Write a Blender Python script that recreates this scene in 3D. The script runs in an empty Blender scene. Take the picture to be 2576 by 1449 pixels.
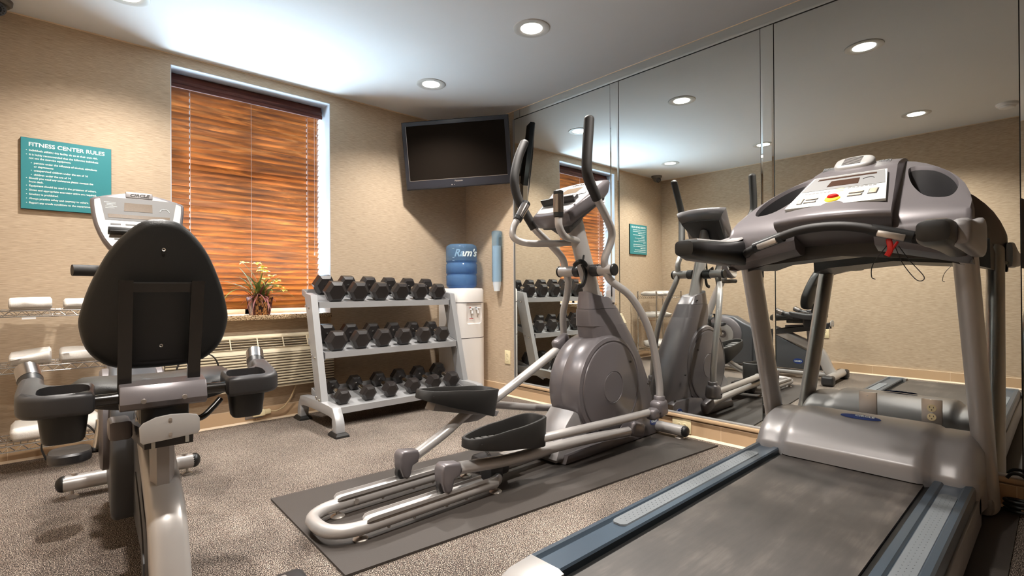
import bpy, bmesh, math, random
from mathutils import Matrix, Vector
R = math.radians
C = bpy.context.scene.collection
SC = bpy.context.scene
random.seed(7)

# ------------------------------------------------------------------ camera, world, exposure
cam_d = bpy.data.cameras.new('camera'); cam = bpy.data.objects.new('camera', cam_d); C.objects.link(cam)
YAW, PITCH, ROLL = 0.740459753, 0.00345599171, -0.005856349
fw = Vector((math.sin(YAW)*math.cos(PITCH), math.cos(YAW)*math.cos(PITCH), math.sin(PITCH)))
rt = Vector((math.cos(YAW), -math.sin(YAW), 0)); up = rt.cross(fw)
r2 = math.cos(ROLL)*rt + math.sin(ROLL)*up; u2 = -math.sin(ROLL)*rt + math.cos(ROLL)*up
mw = Matrix((r2, u2, -fw)).transposed().to_4x4(); mw.translation = Vector((-2.89279, -3.79688, 0.90093))
cam.matrix_world = mw
cam_d.sensor_width = 36.0; cam_d.sensor_fit = 'HORIZONTAL'; cam_d.lens = 1278.596/2576*36.0
cam_d.clip_start = 0.02; cam_d.clip_end = 60
SC.camera = cam
SC.view_settings.view_transform = 'Standard'
try: SC.view_settings.look = 'None'
except Exception: pass
SC.view_settings.gamma = 1.0; SC.view_settings.use_curve_mapping = False
SC.view_settings.exposure = 0.76
w = bpy.data.worlds.new('daylight'); SC.world = w; w.use_nodes = True
w.node_tree.nodes['Background'].inputs[0].default_value = (0.62, 0.78, 1.0, 1)
w.node_tree.nodes['Background'].inputs[1].default_value = 2.2
SC.cycles.max_bounces = 9; SC.cycles.diffuse_bounces = 5; SC.cycles.glossy_bounces = 5
SC.cycles.transmission_bounces = 6; SC.cycles.transparent_max_bounces = 10
SC.cycles.caustics_reflective = False; SC.cycles.caustics_refractive = False
SC.cycles.sample_clamp_indirect = 6.0
SC.cycles.use_denoising = True

H = 2.4
def light(name, kind, loc, energy, color, **kw):
    d = bpy.data.lights.new(name, kind); d.energy = energy; d.color = color
    for k, v in kw.items():
        if k not in ('rot',): setattr(d, k, v)
    o = bpy.data.objects.new(name, d); C.objects.link(o); o.location = loc
    if 'rot' in kw: o.rotation_euler = kw['rot']
    return o
DL = [(-0.83,-0.68),(-0.84,-1.73),(-0.86,-2.95),(-2.60,-0.60),(-2.63,-1.66),(-2.65,-2.92)]
for (x, y), pw_ in zip(DL, (98, 118, 132, 88, 114, 132)):
    light('downlight_beam', 'SPOT', (x, y, H-0.012), pw_, (1.0, 0.94, 0.875), spot_size=R(134), spot_blend=0.8, shadow_soft_size=0.055)
light('sky_daylight', 'AREA', (-1.81, 2.3, 3.4), 620, (0.80, 0.90, 1.0), shape='RECTANGLE', size=2.5, size_y=2.5, rot=(R(-56), 0, 0))
# daylight: bright sky and pavement outside the window, thrown up between the slats
light('window_daylight', 'AREA', (-1.81, 0.62, 0.95), 225, (0.66, 0.82, 1.0), shape='RECTANGLE', size=1.5, size_y=1.4, rot=(R(-115), 0, 0))

# ------------------------------------------------------------------ mesh helpers
def T(x, y, z): return Matrix.Translation((x, y, z))
def Rx(a): return Matrix.Rotation(R(a), 4, 'X')
def Ry(a): return Matrix.Rotation(R(a), 4, 'Y')
def Rz(a): return Matrix.Rotation(R(a), 4, 'Z')
MXZ = Rx(90)                      # (a,b,t) -> (a,-t,b)
MYZ = Matrix(((0,0,1,0),(1,0,0,0),(0,1,0,0),(0,0,0,1)))   # (a,b,t) -> (t,a,b)

def catmull(p, k):
    if k <= 1 or len(p) < 3: return [Vector(q) for q in p]
    P = [Vector(q) for q in p]; out = []
    for i in range(len(P)-1):
        a = P[i-1] if i else P[0]*2-P[1]; b, c = P[i], P[i+1]
        d = P[i+2] if i+2 < len(P) else P[-1]*2-P[-2]
        for j in range(k):
            t = j/k
            out.append(0.5*((2*b)+(c-a)*t+(2*a-5*b+4*c-d)*t*t+(3*b-a-3*c+d)*t*t*t))
    out.append(P[-1]); return out

def lerp_list(v, n):
    if not hasattr(v, '__len__'): return [v]*n
    return [v[min(int(i*(len(v)-1)/(n-1)), len(v)-2)]*(1-f)+v[min(int(i*(len(v)-1)/(n-1)), len(v)-2)+1]*f
            for i in range(n) for f in [i*(len(v)-1)/(n-1)-min(int(i*(len(v)-1)/(n-1)), len(v)-2)]]

class MB:
    def __init__(s): s.v = []; s.f = []
    def add(s, vs, fs, M=None):
        b = len(s.v)
        for q in vs:
            q = Vector(q); s.v.append(M @ q if M is not None else q)
        s.f += [tuple(i+b for i in f) for f in fs]; return s
    def bm(s, bm, M=None):
        bm.verts.index_update()
        s.add([v.co.copy() for v in bm.verts], [[v.index for v in f.verts] for f in bm.faces], M); bm.free(); return s
    def box(s, c, d, bev=0.0, M=None, seg=2):
        bm = bmesh.new(); bmesh.ops.create_cube(bm, size=1)
        for v in bm.verts: v.co = Vector((v.co.x*d[0], v.co.y*d[1], v.co.z*d[2]))
        if bev > 0: bmesh.ops.bevel(bm, geom=bm.edges[:], offset=min(bev, min(d)*0.48), segments=seg, affect='EDGES', profile=0.5)
        MM = T(*c) if M is None else (M @ T(*c))
        return s.bm(bm, MM)
    def b6(s, x0, x1, y0, y1, z0, z1, bev=0.0, M=None, seg=2):
        return s.box(((x0+x1)/2, (y0+y1)/2, (z0+z1)/2), (abs(x1-x0), abs(y1-y0), abs(z1-z0)), bev, M, seg)
    def prism(s, poly, t0, t1, M=None, bev=0.0, seg=2):
        bm = bmesh.new(); vs = [bm.verts.new((p[0], p[1], t0)) for p in poly]
        f = bm.faces.new(vs); e = bmesh.ops.extrude_face_region(bm, geom=[f])
        for v in [g for g in e['geom'] if isinstance(g, bmesh.types.BMVert)]: v.co.z = t1
        bmesh.ops.recalc_face_normals(bm, faces=bm.faces[:])
        if bev > 0:
            ed = [x for x in bm.edges if abs(x.verts[0].co.z-x.verts[1].co.z) < 1e-6]
            bmesh.ops.bevel(bm, geom=ed, offset=bev, segments=seg, affect='EDGES', profile=0.5)
        return s.bm(bm, M)
    def tube(s, pts, r, n=12, k=1, flat=None, caps=True, M=None, upv=None, closed=False):
        P = catmull(pts, k)
        if closed: P = P
        m = len(P); rr = lerp_list(r, m)
        vs = []; prev = None
        for i in range(m):
            t = (P[min(i+1, m-1)]-P[max(i-1, 0)])
            if closed: t = P[(i+1) % m]-P[(i-1) % m]
            t.normalize()
            if prev is None:
                u = Vector(upv) if upv else (Vector((0, 0, 1)) if abs(t.z) < 0.9 else Vector((0, 1, 0)))
            else: u = prev
            u = u - t*u.dot(t); u.normalize(); prev = u; wv = t.cross(u)
            for j in range(n):
                a = 2*math.pi*j/n; c_, s_ = math.cos(a), math.sin(a)
                if flat: c_ *= flat[0]; s_ *= flat[1]
                vs.append(P[i]+(u*c_+wv*s_)*rr[i])
        fs = []
        for i in range(m-1 if not closed else m):
            i2 = (i+1) % m
            for j in range(n): fs.append((i*n+j, i*n+(j+1) % n, i2*n+(j+1) % n, i2*n+j))
        if caps and not closed:
            fs.append(tuple(range(n))[::-1]); fs.append(tuple((m-1)*n+j for j in range(n)))
        return s.add(vs, fs, M)
    def loft(s, rings, M=None, caps=True, closed=True):
        n = len(rings[0]); vs = [q for r in rings for q in r]; fs = []
        for i in range(len(rings)-1):
            for j in range(n if closed else n-1): fs.append((i*n+j, i*n+(j+1) % n, (i+1)*n+(j+1) % n, (i+1)*n+j))
        if caps: fs.append(tuple(range(n))[::-1]); fs.append(tuple((len(rings)-1)*n+j for j in range(n)))
        return s.add(vs, fs, M)
    def lathe(s, prof, n=24, M=None, caps=False):
        vs = []; m = len(prof)
        for r_, z in prof:
            for j in range(n):
                a = 2*math.pi*j/n; vs.append((r_*math.cos(a), r_*math.sin(a), z))
        fs = []
        for i in range(m-1):
            for j in range(n): fs.append((i*n+j, i*n+(j+1) % n, (i+1)*n+(j+1) % n, (i+1)*n+j))
        if caps: fs.append(tuple(range(n))[::-1]); fs.append(tuple((m-1)*n+j for j in range(n)))
        return s.add(vs, fs, M)
    def cyl(s, a, b, r, n=16, bev=0.0, M=None):
        a = Vector(a); b = Vector(b); L = (b-a).length
        q = (b-a).to_track_quat('Z', 'Y').to_matrix().to_4x4(); q.translation = a
        pr = [(r-bev, 0), (r, bev), (r, L-bev), (r-bev, L)] if bev > 0 else [(r, 0), (r, L)]
        return s.lathe(pr, n, (M @ q) if M is not None else q, caps=True)
    def sphere(s, c, r, n=12, sc=(1, 1, 1), M=None):
        bm = bmesh.new(); bmesh.ops.create_uvsphere(bm, u_segments=n, v_segments=max(6, n//2+2), radius=r)
        for v in bm.verts: v.co = Vector((v.co.x*sc[0], v.co.y*sc[1], v.co.z*sc[2]))+Vector(c)
        return s.bm(bm, M)
    def text(s, body, size, M, ext=0.0006, align='CENTER', shear=0.0, xs=1.0, bend=None, bold=0.0):
        cu = bpy.data.curves.new('t', 'FONT'); cu.body = body; cu.size = size; cu.align_x = align; cu.extrude = ext
        cu.resolution_u = 3; cu.shear = shear; cu.offset = bold
        o = bpy.data.objects.new('t', cu); C.objects.link(o)
        dg = bpy.context.evaluated_depsgraph_get(); me = bpy.data.meshes.new_from_object(o.evaluated_get(dg))
        vs = [Vector((v.co.x*xs, v.co.y, v.co.z)) for v in me.vertices]
        if bend: vs = [Vector((math.sin(v.x/bend)*(bend+v.z), v.y, math.cos(v.x/bend)*(bend+v.z)-bend)) for v in vs]
        s.add(vs, [list(p.vertices) for p in me.polygons], M)
        bpy.data.objects.remove(o); bpy.data.meshes.remove(me); bpy.data.curves.remove(cu); return s

def build(mb, name, mat, parent=None, off=(0, 0, 0), smooth=35, label=None, kind=None):
    me = bpy.data.meshes.new(name); o_ = Vector(off)
    me.from_pydata([v-o_ for v in mb.v], [], mb.f); me.validate(); me.update()
    bm = bmesh.new(); bm.from_mesh(me); bmesh.ops.recalc_face_normals(bm, faces=bm.faces[:]); bm.to_mesh(me); bm.free()
    if smooth:
        for p in me.polygons: p.use_smooth = True
        try: me.set_sharp_from_angle(angle=R(smooth))
        except Exception: pass
    me.materials.append(mat)
    o = bpy.data.objects.new(name, me); C.objects.link(o)
    if parent is not None: o.parent = parent
    if label: o['label'] = label
    if kind: o['kind'] = kind
    return o
def cut(o, mb, off=(0, 0, 0)):
    c = build(mb, 'cutter', o.data.materials[0], None, off, smooth=0); c.matrix_world = Matrix.Identity(4)
    keep = o.parent; o.parent = None
    m = o.modifiers.new('b', 'BOOLEAN'); m.operation = 'DIFFERENCE'; m.object = c; m.solver = 'EXACT'
    bpy.context.view_layer.update()
    dg = bpy.context.evaluated_depsgraph_get(); me = bpy.data.meshes.new_from_object(o.evaluated_get(dg))
    o.modifiers.clear()
    if len(me.polygons) > 4: o.data = me
    me.name = o.name
    for p in o.data.polygons: p.use_smooth = True
    o.data.set_sharp_from_angle(angle=R(38))
    bpy.data.objects.remove(c); o.parent = keep
def thing(name, label, cat, loc=(0, 0, 0), rot=(0, 0, 0), group=None):
    o = bpy.data.objects.new(name, None); C.objects.link(o); o.location = loc; o.rotation_euler = rot
    o.empty_display_size = 0.05
    o['label'] = label; o['category'] = cat
    if group: o['group'] = group
    return o
def tag(o, label, cat, group=None):
    o['label'] = label; o['category'] = cat
    if group: o['group'] = group
    return o
def struct(mb, name, mat, smooth=0):
    o = build(mb, name, mat, None, smooth=smooth); o['kind'] = 'structure'; return o
def copy_tree(root, label=None, loc=None, rot=None):
    def rec(o, par):
        c = o.copy(); C.objects.link(c)
        if par is not None: c.parent = par
        for ch in kids.get(o.name, []): rec(ch, c)
        return c
    kids = {}
    def gather(o):
        kids[o.name] = list(o.children)
        for c in o.children: gather(c)
    gather(root); r = rec(root, None)
    if label: r['label'] = label
    if loc is not None: r.location = loc
    if rot is not None: r.rotation_euler = rot
    return r

# ------------------------------------------------------------------ materials
def lin(c):
    return tuple(((v/255)/12.92 if v/255 <= 0.04045 else ((v/255+0.055)/1.055)**2.4) for v in c)
def nodes(name):
    m = bpy.data.materials.new(name); m.use_nodes = True; nt = m.node_tree
    return m, nt, nt.nodes['Principled BSDF']
def N(nt, t, **kw):
    n = nt.nodes.new(t)
    for k, v in kw.items():
        if k in n.inputs: n.inputs[k].default_value = v
        else: setattr(n, k, v)
    return n
def mat(name, col, rough=0.5, metal=0.0, bump=0.0, bscale=300, var=0.0, vscale=8, coat=0.0, spec=None, stretch=None):
    m, nt, b = nodes(name); c = lin(col)
    b.inputs['Base Color'].default_value = (*c, 1); b.inputs['Roughness'].default_value = rough; b.inputs['Metallic'].default_value = metal
    if spec is not None: b.inputs['Specular IOR Level'].default_value = spec
    if coat: b.inputs['Coat Weight'].default_value = coat; b.inputs['Coat Roughness'].default_value = 0.15
    tc = N(nt, 'ShaderNodeTexCoord'); mp = N(nt, 'ShaderNodeMapping'); nt.links.new(tc.outputs['Object'], mp.inputs['Vector'])
    if stretch: mp.inputs['Scale'].default_value = stretch
    n = N(nt, 'ShaderNodeTexNoise', Scale=vscale, Detail=3.0); nt.links.new(mp.outputs['Vector'], n.inputs['Vector'])
    v = var if var else 0.04
    mx = N(nt, 'ShaderNodeMix', data_type='RGBA')
    mx.inputs[6].default_value = (*[x*(1-v) for x in c], 1); mx.inputs[7].default_value = (*[min(1, x*(1+v)) for x in c], 1)
    nt.links.new(n.outputs['Fac'], mx.inputs[0]); nt.links.new(mx.outputs[2], b.inputs['Base Color'])
    if bump:
        nb = N(nt, 'ShaderNodeTexNoise', Scale=bscale, Detail=2.0); nt.links.new(mp.outputs['Vector'], nb.inputs['Vector'])
        bu = N(nt, 'ShaderNodeBump', Strength=bump, Distance=0.001); nt.links.new(nb.outputs['Fac'], bu.inputs['Height']); nt.links.new(bu.outputs['Normal'], b.inputs['Normal'])
    return m
def ramp(nt, stops):
    r = N(nt, 'ShaderNodeValToRGB'); e = r.color_ramp.elements
    while len(e) < len(stops): e.new(0.5)
    for i, (p, c) in enumerate(stops): e[i].position = p; e[i].color = (*c, 1)
    return r

def wallpaper():
    m, nt, b = nodes('woven_wallpaper'); L = nt.links
    tc = N(nt, 'ShaderNodeTexCoord'); mp = N(nt, 'ShaderNodeMapping'); mp.inputs['Scale'].default_value = (7, 7, 230)
    L.new(tc.outputs['Object'], mp.inputs['Vector'])
    n1 = N(nt, 'ShaderNodeTexNoise', Scale=1.6, Detail=4.0, Roughness=0.65); L.new(mp.outputs['Vector'], n1.inputs['Vector'])
    mp2 = N(nt, 'ShaderNodeMapping'); mp2.inputs['Scale'].default_value = (22, 22, 480); L.new(tc.outputs['Object'], mp2.inputs['Vector'])
    n2 = N(nt, 'ShaderNodeTexNoise', Scale=1.0, Detail=2.0); L.new(mp2.outputs['Vector'], n2.inputs['Vector'])
    a = N(nt, 'ShaderNodeMath', operation='ADD'); L.new(n1.outputs['Fac'], a.inputs[0]); L.new(n2.outputs['Fac'], a.inputs[1])
    h = N(nt, 'ShaderNodeMath', operation='MULTIPLY'); h.inputs[1].default_value = 0.5; L.new(a.outputs[0], h.inputs[0])
    r = ramp(nt, [(0.34, lin((166, 145, 121))), (0.5, lin((192, 171, 146))), (0.64, lin((211, 192, 167)))]); L.new(h.outputs[0], r.inputs['Fac'])
    L.new(r.outputs['Color'], b.inputs['Base Color']); b.inputs['Roughness'].default_value = 0.75; b.inputs['Specular IOR Level'].default_value = 0.25
    bu = N(nt, 'ShaderNodeBump', Strength=0.25, Distance=0.0008); L.new(h.outputs[0], bu.inputs['Height']); L.new(bu.outputs['Normal'], b.inputs['Normal'])
    return m
def rubber_floor():
    m, nt, b = nodes('flecked_rubber_floor'); L = nt.links
    tc = N(nt, 'ShaderNodeTexCoord')
    n1 = N(nt, 'ShaderNodeTexNoise', Scale=330.0, Detail=1.0, Roughness=0.5, Distortion=0.1); L.new(tc.outputs['Object'], n1.inputs['Vector'])
    n3 = N(nt, 'ShaderNodeTexNoise', Scale=2.2, Detail=2.0); L.new(tc.outputs['Object'], n3.inputs['Vector'])
    sh = N(nt, 'ShaderNodeMath', operation='MULTIPLY_ADD'); sh.inputs[1].default_value = 0.10; L.new(n3.outputs['Fac'], sh.inputs[0]); L.new(n1.outputs['Fac'], sh.inputs[2])
    r = ramp(nt, [(0.51, lin((38, 31, 29))), (0.575, lin((60, 50, 46))), (0.61, lin((158, 148, 138))), (0.67, lin((232, 224, 214)))])
    L.new(sh.outputs[0], r.inputs['Fac'])
    v = N(nt, 'ShaderNodeTexVoronoi', Scale=140.0); L.new(tc.outputs['Object'], v.inputs['Vector'])
    g = ramp(nt, [(0.0, lin((168, 134, 120))), (0.35, lin((214, 202, 190))), (0.75, lin((238, 230, 222))), (1.0, lin((132, 128, 126)))]); L.new(v.outputs['Color'], g.inputs['Fac'])
    mx = N(nt, 'ShaderNodeMix', data_type='RGBA', blend_type='MULTIPLY'); mx.inputs[0].default_value = 0.75
    L.new(r.outputs['Color'], mx.inputs[6]); L.new(g.outputs['Color'], mx.inputs[7]); L.new(mx.outputs[2], b.inputs['Base Color'])
    b.inputs['Roughness'].default_value = 0.72; b.inputs['Specular IOR Level'].default_value = 0.3
    bu = N(nt, 'ShaderNodeBump', Strength=0.3, Distance=0.0015); L.new(n1.outputs['Fac'], bu.inputs['Height']); L.new(bu.outputs['Normal'], b.inputs['Normal'])
    return m
def wood_slat(name, c0, c1, c2, transl=0.0, gsc=(2.2, 30, 34)):
    m, nt, b = nodes(name); L = nt.links
    tc = N(nt, 'ShaderNodeTexCoord'); mp = N(nt, 'ShaderNodeMapping'); mp.inputs['Scale'].default_value = gsc; L.new(tc.outputs['Object'], mp.inputs['Vector'])
    n = N(nt, 'ShaderNodeTexNoise', Scale=1.3, Detail=4.0, Roughness=0.6, Distortion=1.3); L.new(mp.outputs['Vector'], n.inputs['Vector'])
    r = ramp(nt, [(0.32, lin(c0)), (0.5, lin(c1)), (0.68, lin(c2))]); L.new(n.outputs['Fac'], r.inputs['Fac'])
    L.new(r.outputs['Color'], b.inputs['Base Color']); b.inputs['Roughness'].default_value = 0.42
    if transl:
        t = N(nt, 'ShaderNodeBsdfTranslucent'); ml = N(nt, 'ShaderNodeMix', data_type='RGBA'); ml.inputs[0].default_value = 0.45; ml.inputs[7].default_value = (*lin((240, 196, 140)), 1); L.new(r.outputs['Color'], ml.inputs[6]); L.new(ml.outputs[2], t.inputs['Color'])
        ms = N(nt, 'ShaderNodeMixShader'); ms.inputs[0].default_value = transl
        L.new(b.outputs[0], ms.inputs[1]); L.new(t.outputs[0], ms.inputs[2]); L.new(ms.outputs[0], nt.nodes['Material Output'].inputs['Surface'])
    return m
def granite():
    m, nt, b = nodes('speckled_granite'); L = nt.links; tc = N(nt, 'ShaderNodeTexCoord')
    n = N(nt, 'ShaderNodeTexNoise', Scale=120.0, Detail=4.0); L.new(tc.outputs['Object'], n.inputs['Vector'])
    r = ramp(nt, [(0.38, lin((70, 52, 40))), (0.47, lin((178, 148, 112))), (0.6, lin((214, 190, 156)))]); L.new(n.outputs['Fac'], r.inputs['Fac'])
    L.new(r.outputs['Color'], b.inputs['Base Color']); b.inputs['Roughness'].default_value = 0.25; return m
def emis(name, col, st):
    m, nt, b = nodes(name); e = N(nt, 'ShaderNodeEmission'); e.inputs[0].default_value = (*lin(col), 1); e.inputs[1].default_value = st
    n = N(nt, 'ShaderNodeTexNoise', Scale=40.0)
    nt.links.new(e.outputs[0], nt.nodes['Material Output'].inputs['Surface']); return m
def tinted(name, col, alpha, rough=0.08):
    m, nt, b = nodes(name); L = nt.links; c = lin(col)
    b.inputs['Base Color'].default_value = (*c, 1); b.inputs['Roughness'].default_value = rough; b.inputs['Specular IOR Level'].default_value = 0.6
    t = N(nt, 'ShaderNodeBsdfTransparent'); t.inputs[0].default_value = (*[0.45+0.55*x**.6 for x in c], 1)
    ms = N(nt, 'ShaderNodeMixShader'); ms.inputs[0].default_value = alpha
    L.new(t.outputs[0], ms.inputs[1]); L.new(b.outputs[0], ms.inputs[2]); L.new(ms.outputs[0], nt.nodes['Material Output'].inputs['Surface'])
    n = N(nt, 'ShaderNodeTexNoise', Scale=30.0); bu = N(nt, 'ShaderNodeBump', Strength=0.05); L.new(n.outputs['Fac'], bu.inputs['Height']); L.new(bu.outputs['Normal'], b.inputs['Normal'])
    return m
def terry():
    return mat('white_terry', (222, 217, 210), 0.95, bump=0.9, bscale=260, var=0.03)
def mirror_mat():
    m, nt, b = nodes('mirror_silver'); b.inputs['Base Color'].default_value = (0.87, 0.90, 0.875, 1); b.inputs['Metallic'].default_value = 1; b.inputs['Roughness'].default_value = 0.0
    return m
def belt_mat():
    m, nt, b = nodes('treadmill_belt_rubber'); L = nt.links; tc = N(nt, 'ShaderNodeTexCoord')
    mp = N(nt, 'ShaderNodeMapping'); mp.inputs['Scale'].default_value = (1.1, 9, 1); mp.inputs['Rotation'].default_value = (0, 0, R(12)); L.new(tc.outputs['Object'], mp.inputs['Vector'])
    n = N(nt, 'ShaderNodeTexNoise', Scale=1.5, Detail=5.0, Roughness=0.7); L.new(mp.outputs['Vector'], n.inputs['Vector'])
    n2 = N(nt, 'ShaderNodeTexNoise', Scale=4.5, Detail=3.0); L.new(tc.outputs['Object'], n2.inputs['Vector'])
    mm = N(nt, 'ShaderNodeMath', operation='MULTIPLY'); L.new(n.outputs['Fac'], mm.inputs[0]); L.new(n2.outputs['Fac'], mm.inputs[1])
    r = ramp(nt, [(0.12, lin((44, 40, 37))), (0.27, lin((60, 55, 51))), (0.45, lin((92, 85, 79)))]); L.new(mm.outputs[0], r.inputs['Fac'])
    L.new(r.outputs['Color'], b.inputs['Base Color']); b.inputs['Roughness'].default_value = 0.5
    nb = N(nt, 'ShaderNodeTexNoise', Scale=500.0); L.new(tc.outputs['Object'], nb.inputs['Vector'])
    bu = N(nt, 'ShaderNodeBump', Strength=0.25, Distance=0.0005); L.new(nb.outputs['Fac'], bu.inputs['Height']); L.new(bu.outputs['Normal'], b.inputs['Normal'])
    return m

M = dict(
    wall=wallpaper(), floor=rubber_floor(), granite=granite(), mirror=mirror_mat(), belt=belt_mat(), terry=terry(),
    ceil=mat('ceiling_paint', (220, 221, 222), 0.85, bump=0.15, bscale=60, var=0.01),
    reveal=mat('reveal_paint', (196, 202, 210), 0.6), white=mat('white_paint', (236, 237, 238), 0.5, var=0.01),
    tile=mat('cream_base_tile', (206, 174, 138), 0.35, var=0.06, vscale=5, coat=0.2),
    caulk=mat('cream_caulk', (236, 214, 184), 0.5),
    slat=wood_slat('orange_wood_slat', (98, 50, 20), (156, 92, 42), (208, 138, 72), 0.24, (1.8, 13, 15)),
    valance=wood_slat('mahogany_valance', (62, 26, 20), (86, 42, 32), (112, 62, 48)),
    cord=mat('blind_cord', (225, 210, 200), 0.6),
    silver=mat('silver_powder_coat', (188, 184, 181), 0.32, 0.4, bump=0.06, bscale=500, var=0.02, coat=0.15),
    silver_plastic=mat('silver_plastic', (178, 176, 174), 0.35, 0.35, bump=0.05, bscale=500, coat=0.1),
    pewter=mat('pewter_plastic', (112, 107, 109), 0.33, 0.3, bump=0.06, bscale=600, var=0.03, coat=0.1),
    pewter_light=mat('light_pewter_plastic', (150, 147, 147), 0.36, 0.3, bump=0.1, bscale=600, var=0.03),
    slate=mat('blue_grey_plastic', (78, 80, 84), 0.4, 0.3, bump=0.05, bscale=500),
    gripsteel=mat('pulse_grip_steel', (158, 152, 148), 0.24, 1.0, bump=0.05, bscale=400), darkgrey=mat('dark_grey_plastic', (48, 47, 48), 0.42, 0.1, bump=0.1, bscale=500),
    black=mat('black_plastic', (22, 22, 22), 0.38, 0.0, bump=0.08, bscale=400),
    foam=mat('black_foam_grip', (34, 31, 29), 0.62, 0.0, bump=0.3, bscale=700),
    vinyl=mat('black_vinyl', (20, 20, 19), 0.45, 0.0, bump=0.4, bscale=450),
    rubber=mat('black_rubber', (26, 24, 22), 0.55, 0.0, bump=0.25, bscale=350, var=0.1),
    hexr=mat('dumbbell_rubber', (42, 38, 37), 0.33, 0.0, bump=0.15, bscale=300, var=0.08),
    chrome=mat('chrome', (215, 212, 208), 0.12, 1.0),
    steel=mat('brushed_steel', (190, 182, 174), 0.32, 0.75, bump=0.1, bscale=400, stretch=(1, 1, 12)),
    blackmetal=mat('black_painted_metal', (32, 29, 26), 0.25, 0.2, coat=0.3),
    rackgrey=mat('grey_rack_paint', (172, 172, 173), 0.35, 0.25, bump=0.08, bscale=500),
    matr=mat('black_exercise_mat', (62, 56, 52), 0.62, 0.0, bump=0.5, bscale=330, var=0.12, vscale=5),
    rail=mat('blue_grey_side_rail', (84, 98, 112), 0.3, 0.55, bump=0.04, bscale=500, stretch=(0.1, 1, 1)),
    grip=mat('grey_foot_grip', (108, 113, 117), 0.55, 0.1),
    ac=mat('cream_enamel', (208, 194, 166), 0.45), acdark=mat('vent_interior', (74, 62, 46), 0.8),
    ivory=mat('ivory_plastic', (238, 222, 180), 0.35), slot=mat('dark_slot', (40, 32, 26), 0.6),
    teal=mat('teal_sign_face', (52, 132, 138), 0.45, var=0.02), tealedge=mat('dark_teal_edge', (18, 40, 40), 0.5), letter=mat('pale_lettering', (226, 236, 232), 0.5),
    tvframe=mat('tv_bezel', (34, 36, 44), 0.3, 0.1, coat=0.2), tvscreen=mat('dark_screen', (27, 22, 18), 0.9, 0.0, spec=0.03),
    waterjug=tinted('blue_jug_plastic', (128, 172, 214), 0.30, 0.12), water=tinted('water_in_jug', (70, 138, 212), 0.22, 0.05),
    cooler=mat('cooler_white', (242, 237, 232), 0.35, coat=0.2), cupblue=tinted('blue_tube_plastic', (150, 190, 218), 0.22, 0.12), cup=mat('paper_cup', (226, 232, 236), 0.6),
    panelgrey=mat('console_grey', (120, 120, 120), 0.5), panelwhite=mat('console_white', (196, 197, 192), 0.5),
    lcd=mat('led_window', (104, 88, 70), 0.3, var=0.3, vscale=300), lcddark=mat('dark_led_window', (62, 42, 32), 0.25, var=0.4, vscale=300),
    red=mat('red_plastic', (200, 26, 22), 0.35), yellow=mat('yellow_plastic', (222, 200, 40), 0.4), button=mat('tan_button', (168, 158, 138), 0.4),
    blue=mat('blue_badge', (34, 58, 120), 0.3), leaf=mat('green_leaf', (132, 154, 84), 0.5, var=0.45, vscale=20), leafred=mat('burgundy_leaf', (142, 84, 84), 0.5, var=0.4, vscale=20),
    flower=mat('yellow_petal', (246, 228, 120), 0.5, var=0.15, vscale=30), stem=mat('stem_green', (130, 142, 82), 0.5),
    camgrey=mat('camera_grey', (104, 98, 90), 0.4), lens=mat('black_lens', (10, 10, 12), 0.08, coat=0.5),
    trimring=mat('downlight_ring', (196, 194, 190), 0.4), lamp=emis('lamp_glow', (255, 250, 238), 14.0),
    darkgap=mat('dark_joint', (20, 24, 22), 0.6), redcord=mat('black_cord', (14, 14, 14), 0.5), creamcord=mat('cream_cord', (196, 172, 134), 0.5),
)
def wicker():
    m, nt, b = nodes('wicker_weave'); L = nt.links; tc = N(nt, 'ShaderNodeTexCoord')
    mp = N(nt, 'ShaderNodeMapping'); mp.inputs['Scale'].default_value = (95, 95, 45); L.new(tc.outputs['Object'], mp.inputs['Vector'])
    n = N(nt, 'ShaderNodeTexNoise', Scale=1.0, Detail=2.0, Distortion=0.4); L.new(mp.outputs['Vector'], n.inputs['Vector'])
    r = ramp(nt, [(0.42, lin((44, 22, 12))), (0.5, lin((150, 92, 48))), (0.62, lin((205, 150, 90)))]); L.new(n.outputs['Fac'], r.inputs['Fac'])
    L.new(r.outputs['Color'], b.inputs['Base Color']); b.inputs['Roughness'].default_value = 0.5
    bu = N(nt, 'ShaderNodeBump', Strength=0.8, Distance=0.003); L.new(n.outputs['Fac'], bu.inputs['Height']); L.new(bu.outputs['Normal'], b.inputs['Normal']); return m
M['wicker'] = wicker()
def pane():
    m, nt, b = nodes('window_glass'); g = N(nt, 'ShaderNodeBsdfGlossy'); g.inputs['Roughness'].default_value = 0.02
    t = N(nt, 'ShaderNodeBsdfTransparent'); t.inputs[0].default_value = (.93, .97, .96, 1); ms = N(nt, 'ShaderNodeMixShader'); ms.inputs[0].default_value = .07
    nt.links.new(t.outputs[0], ms.inputs[1]); nt.links.new(g.outputs[0], ms.inputs[2]); nt.links.new(ms.outputs[0], nt.nodes['Material Output'].inputs['Surface']); return m
M['pane'] = pane()
M['treadgrey'] = mat('grey_tread', (88, 86, 84), 0.55)

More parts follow.
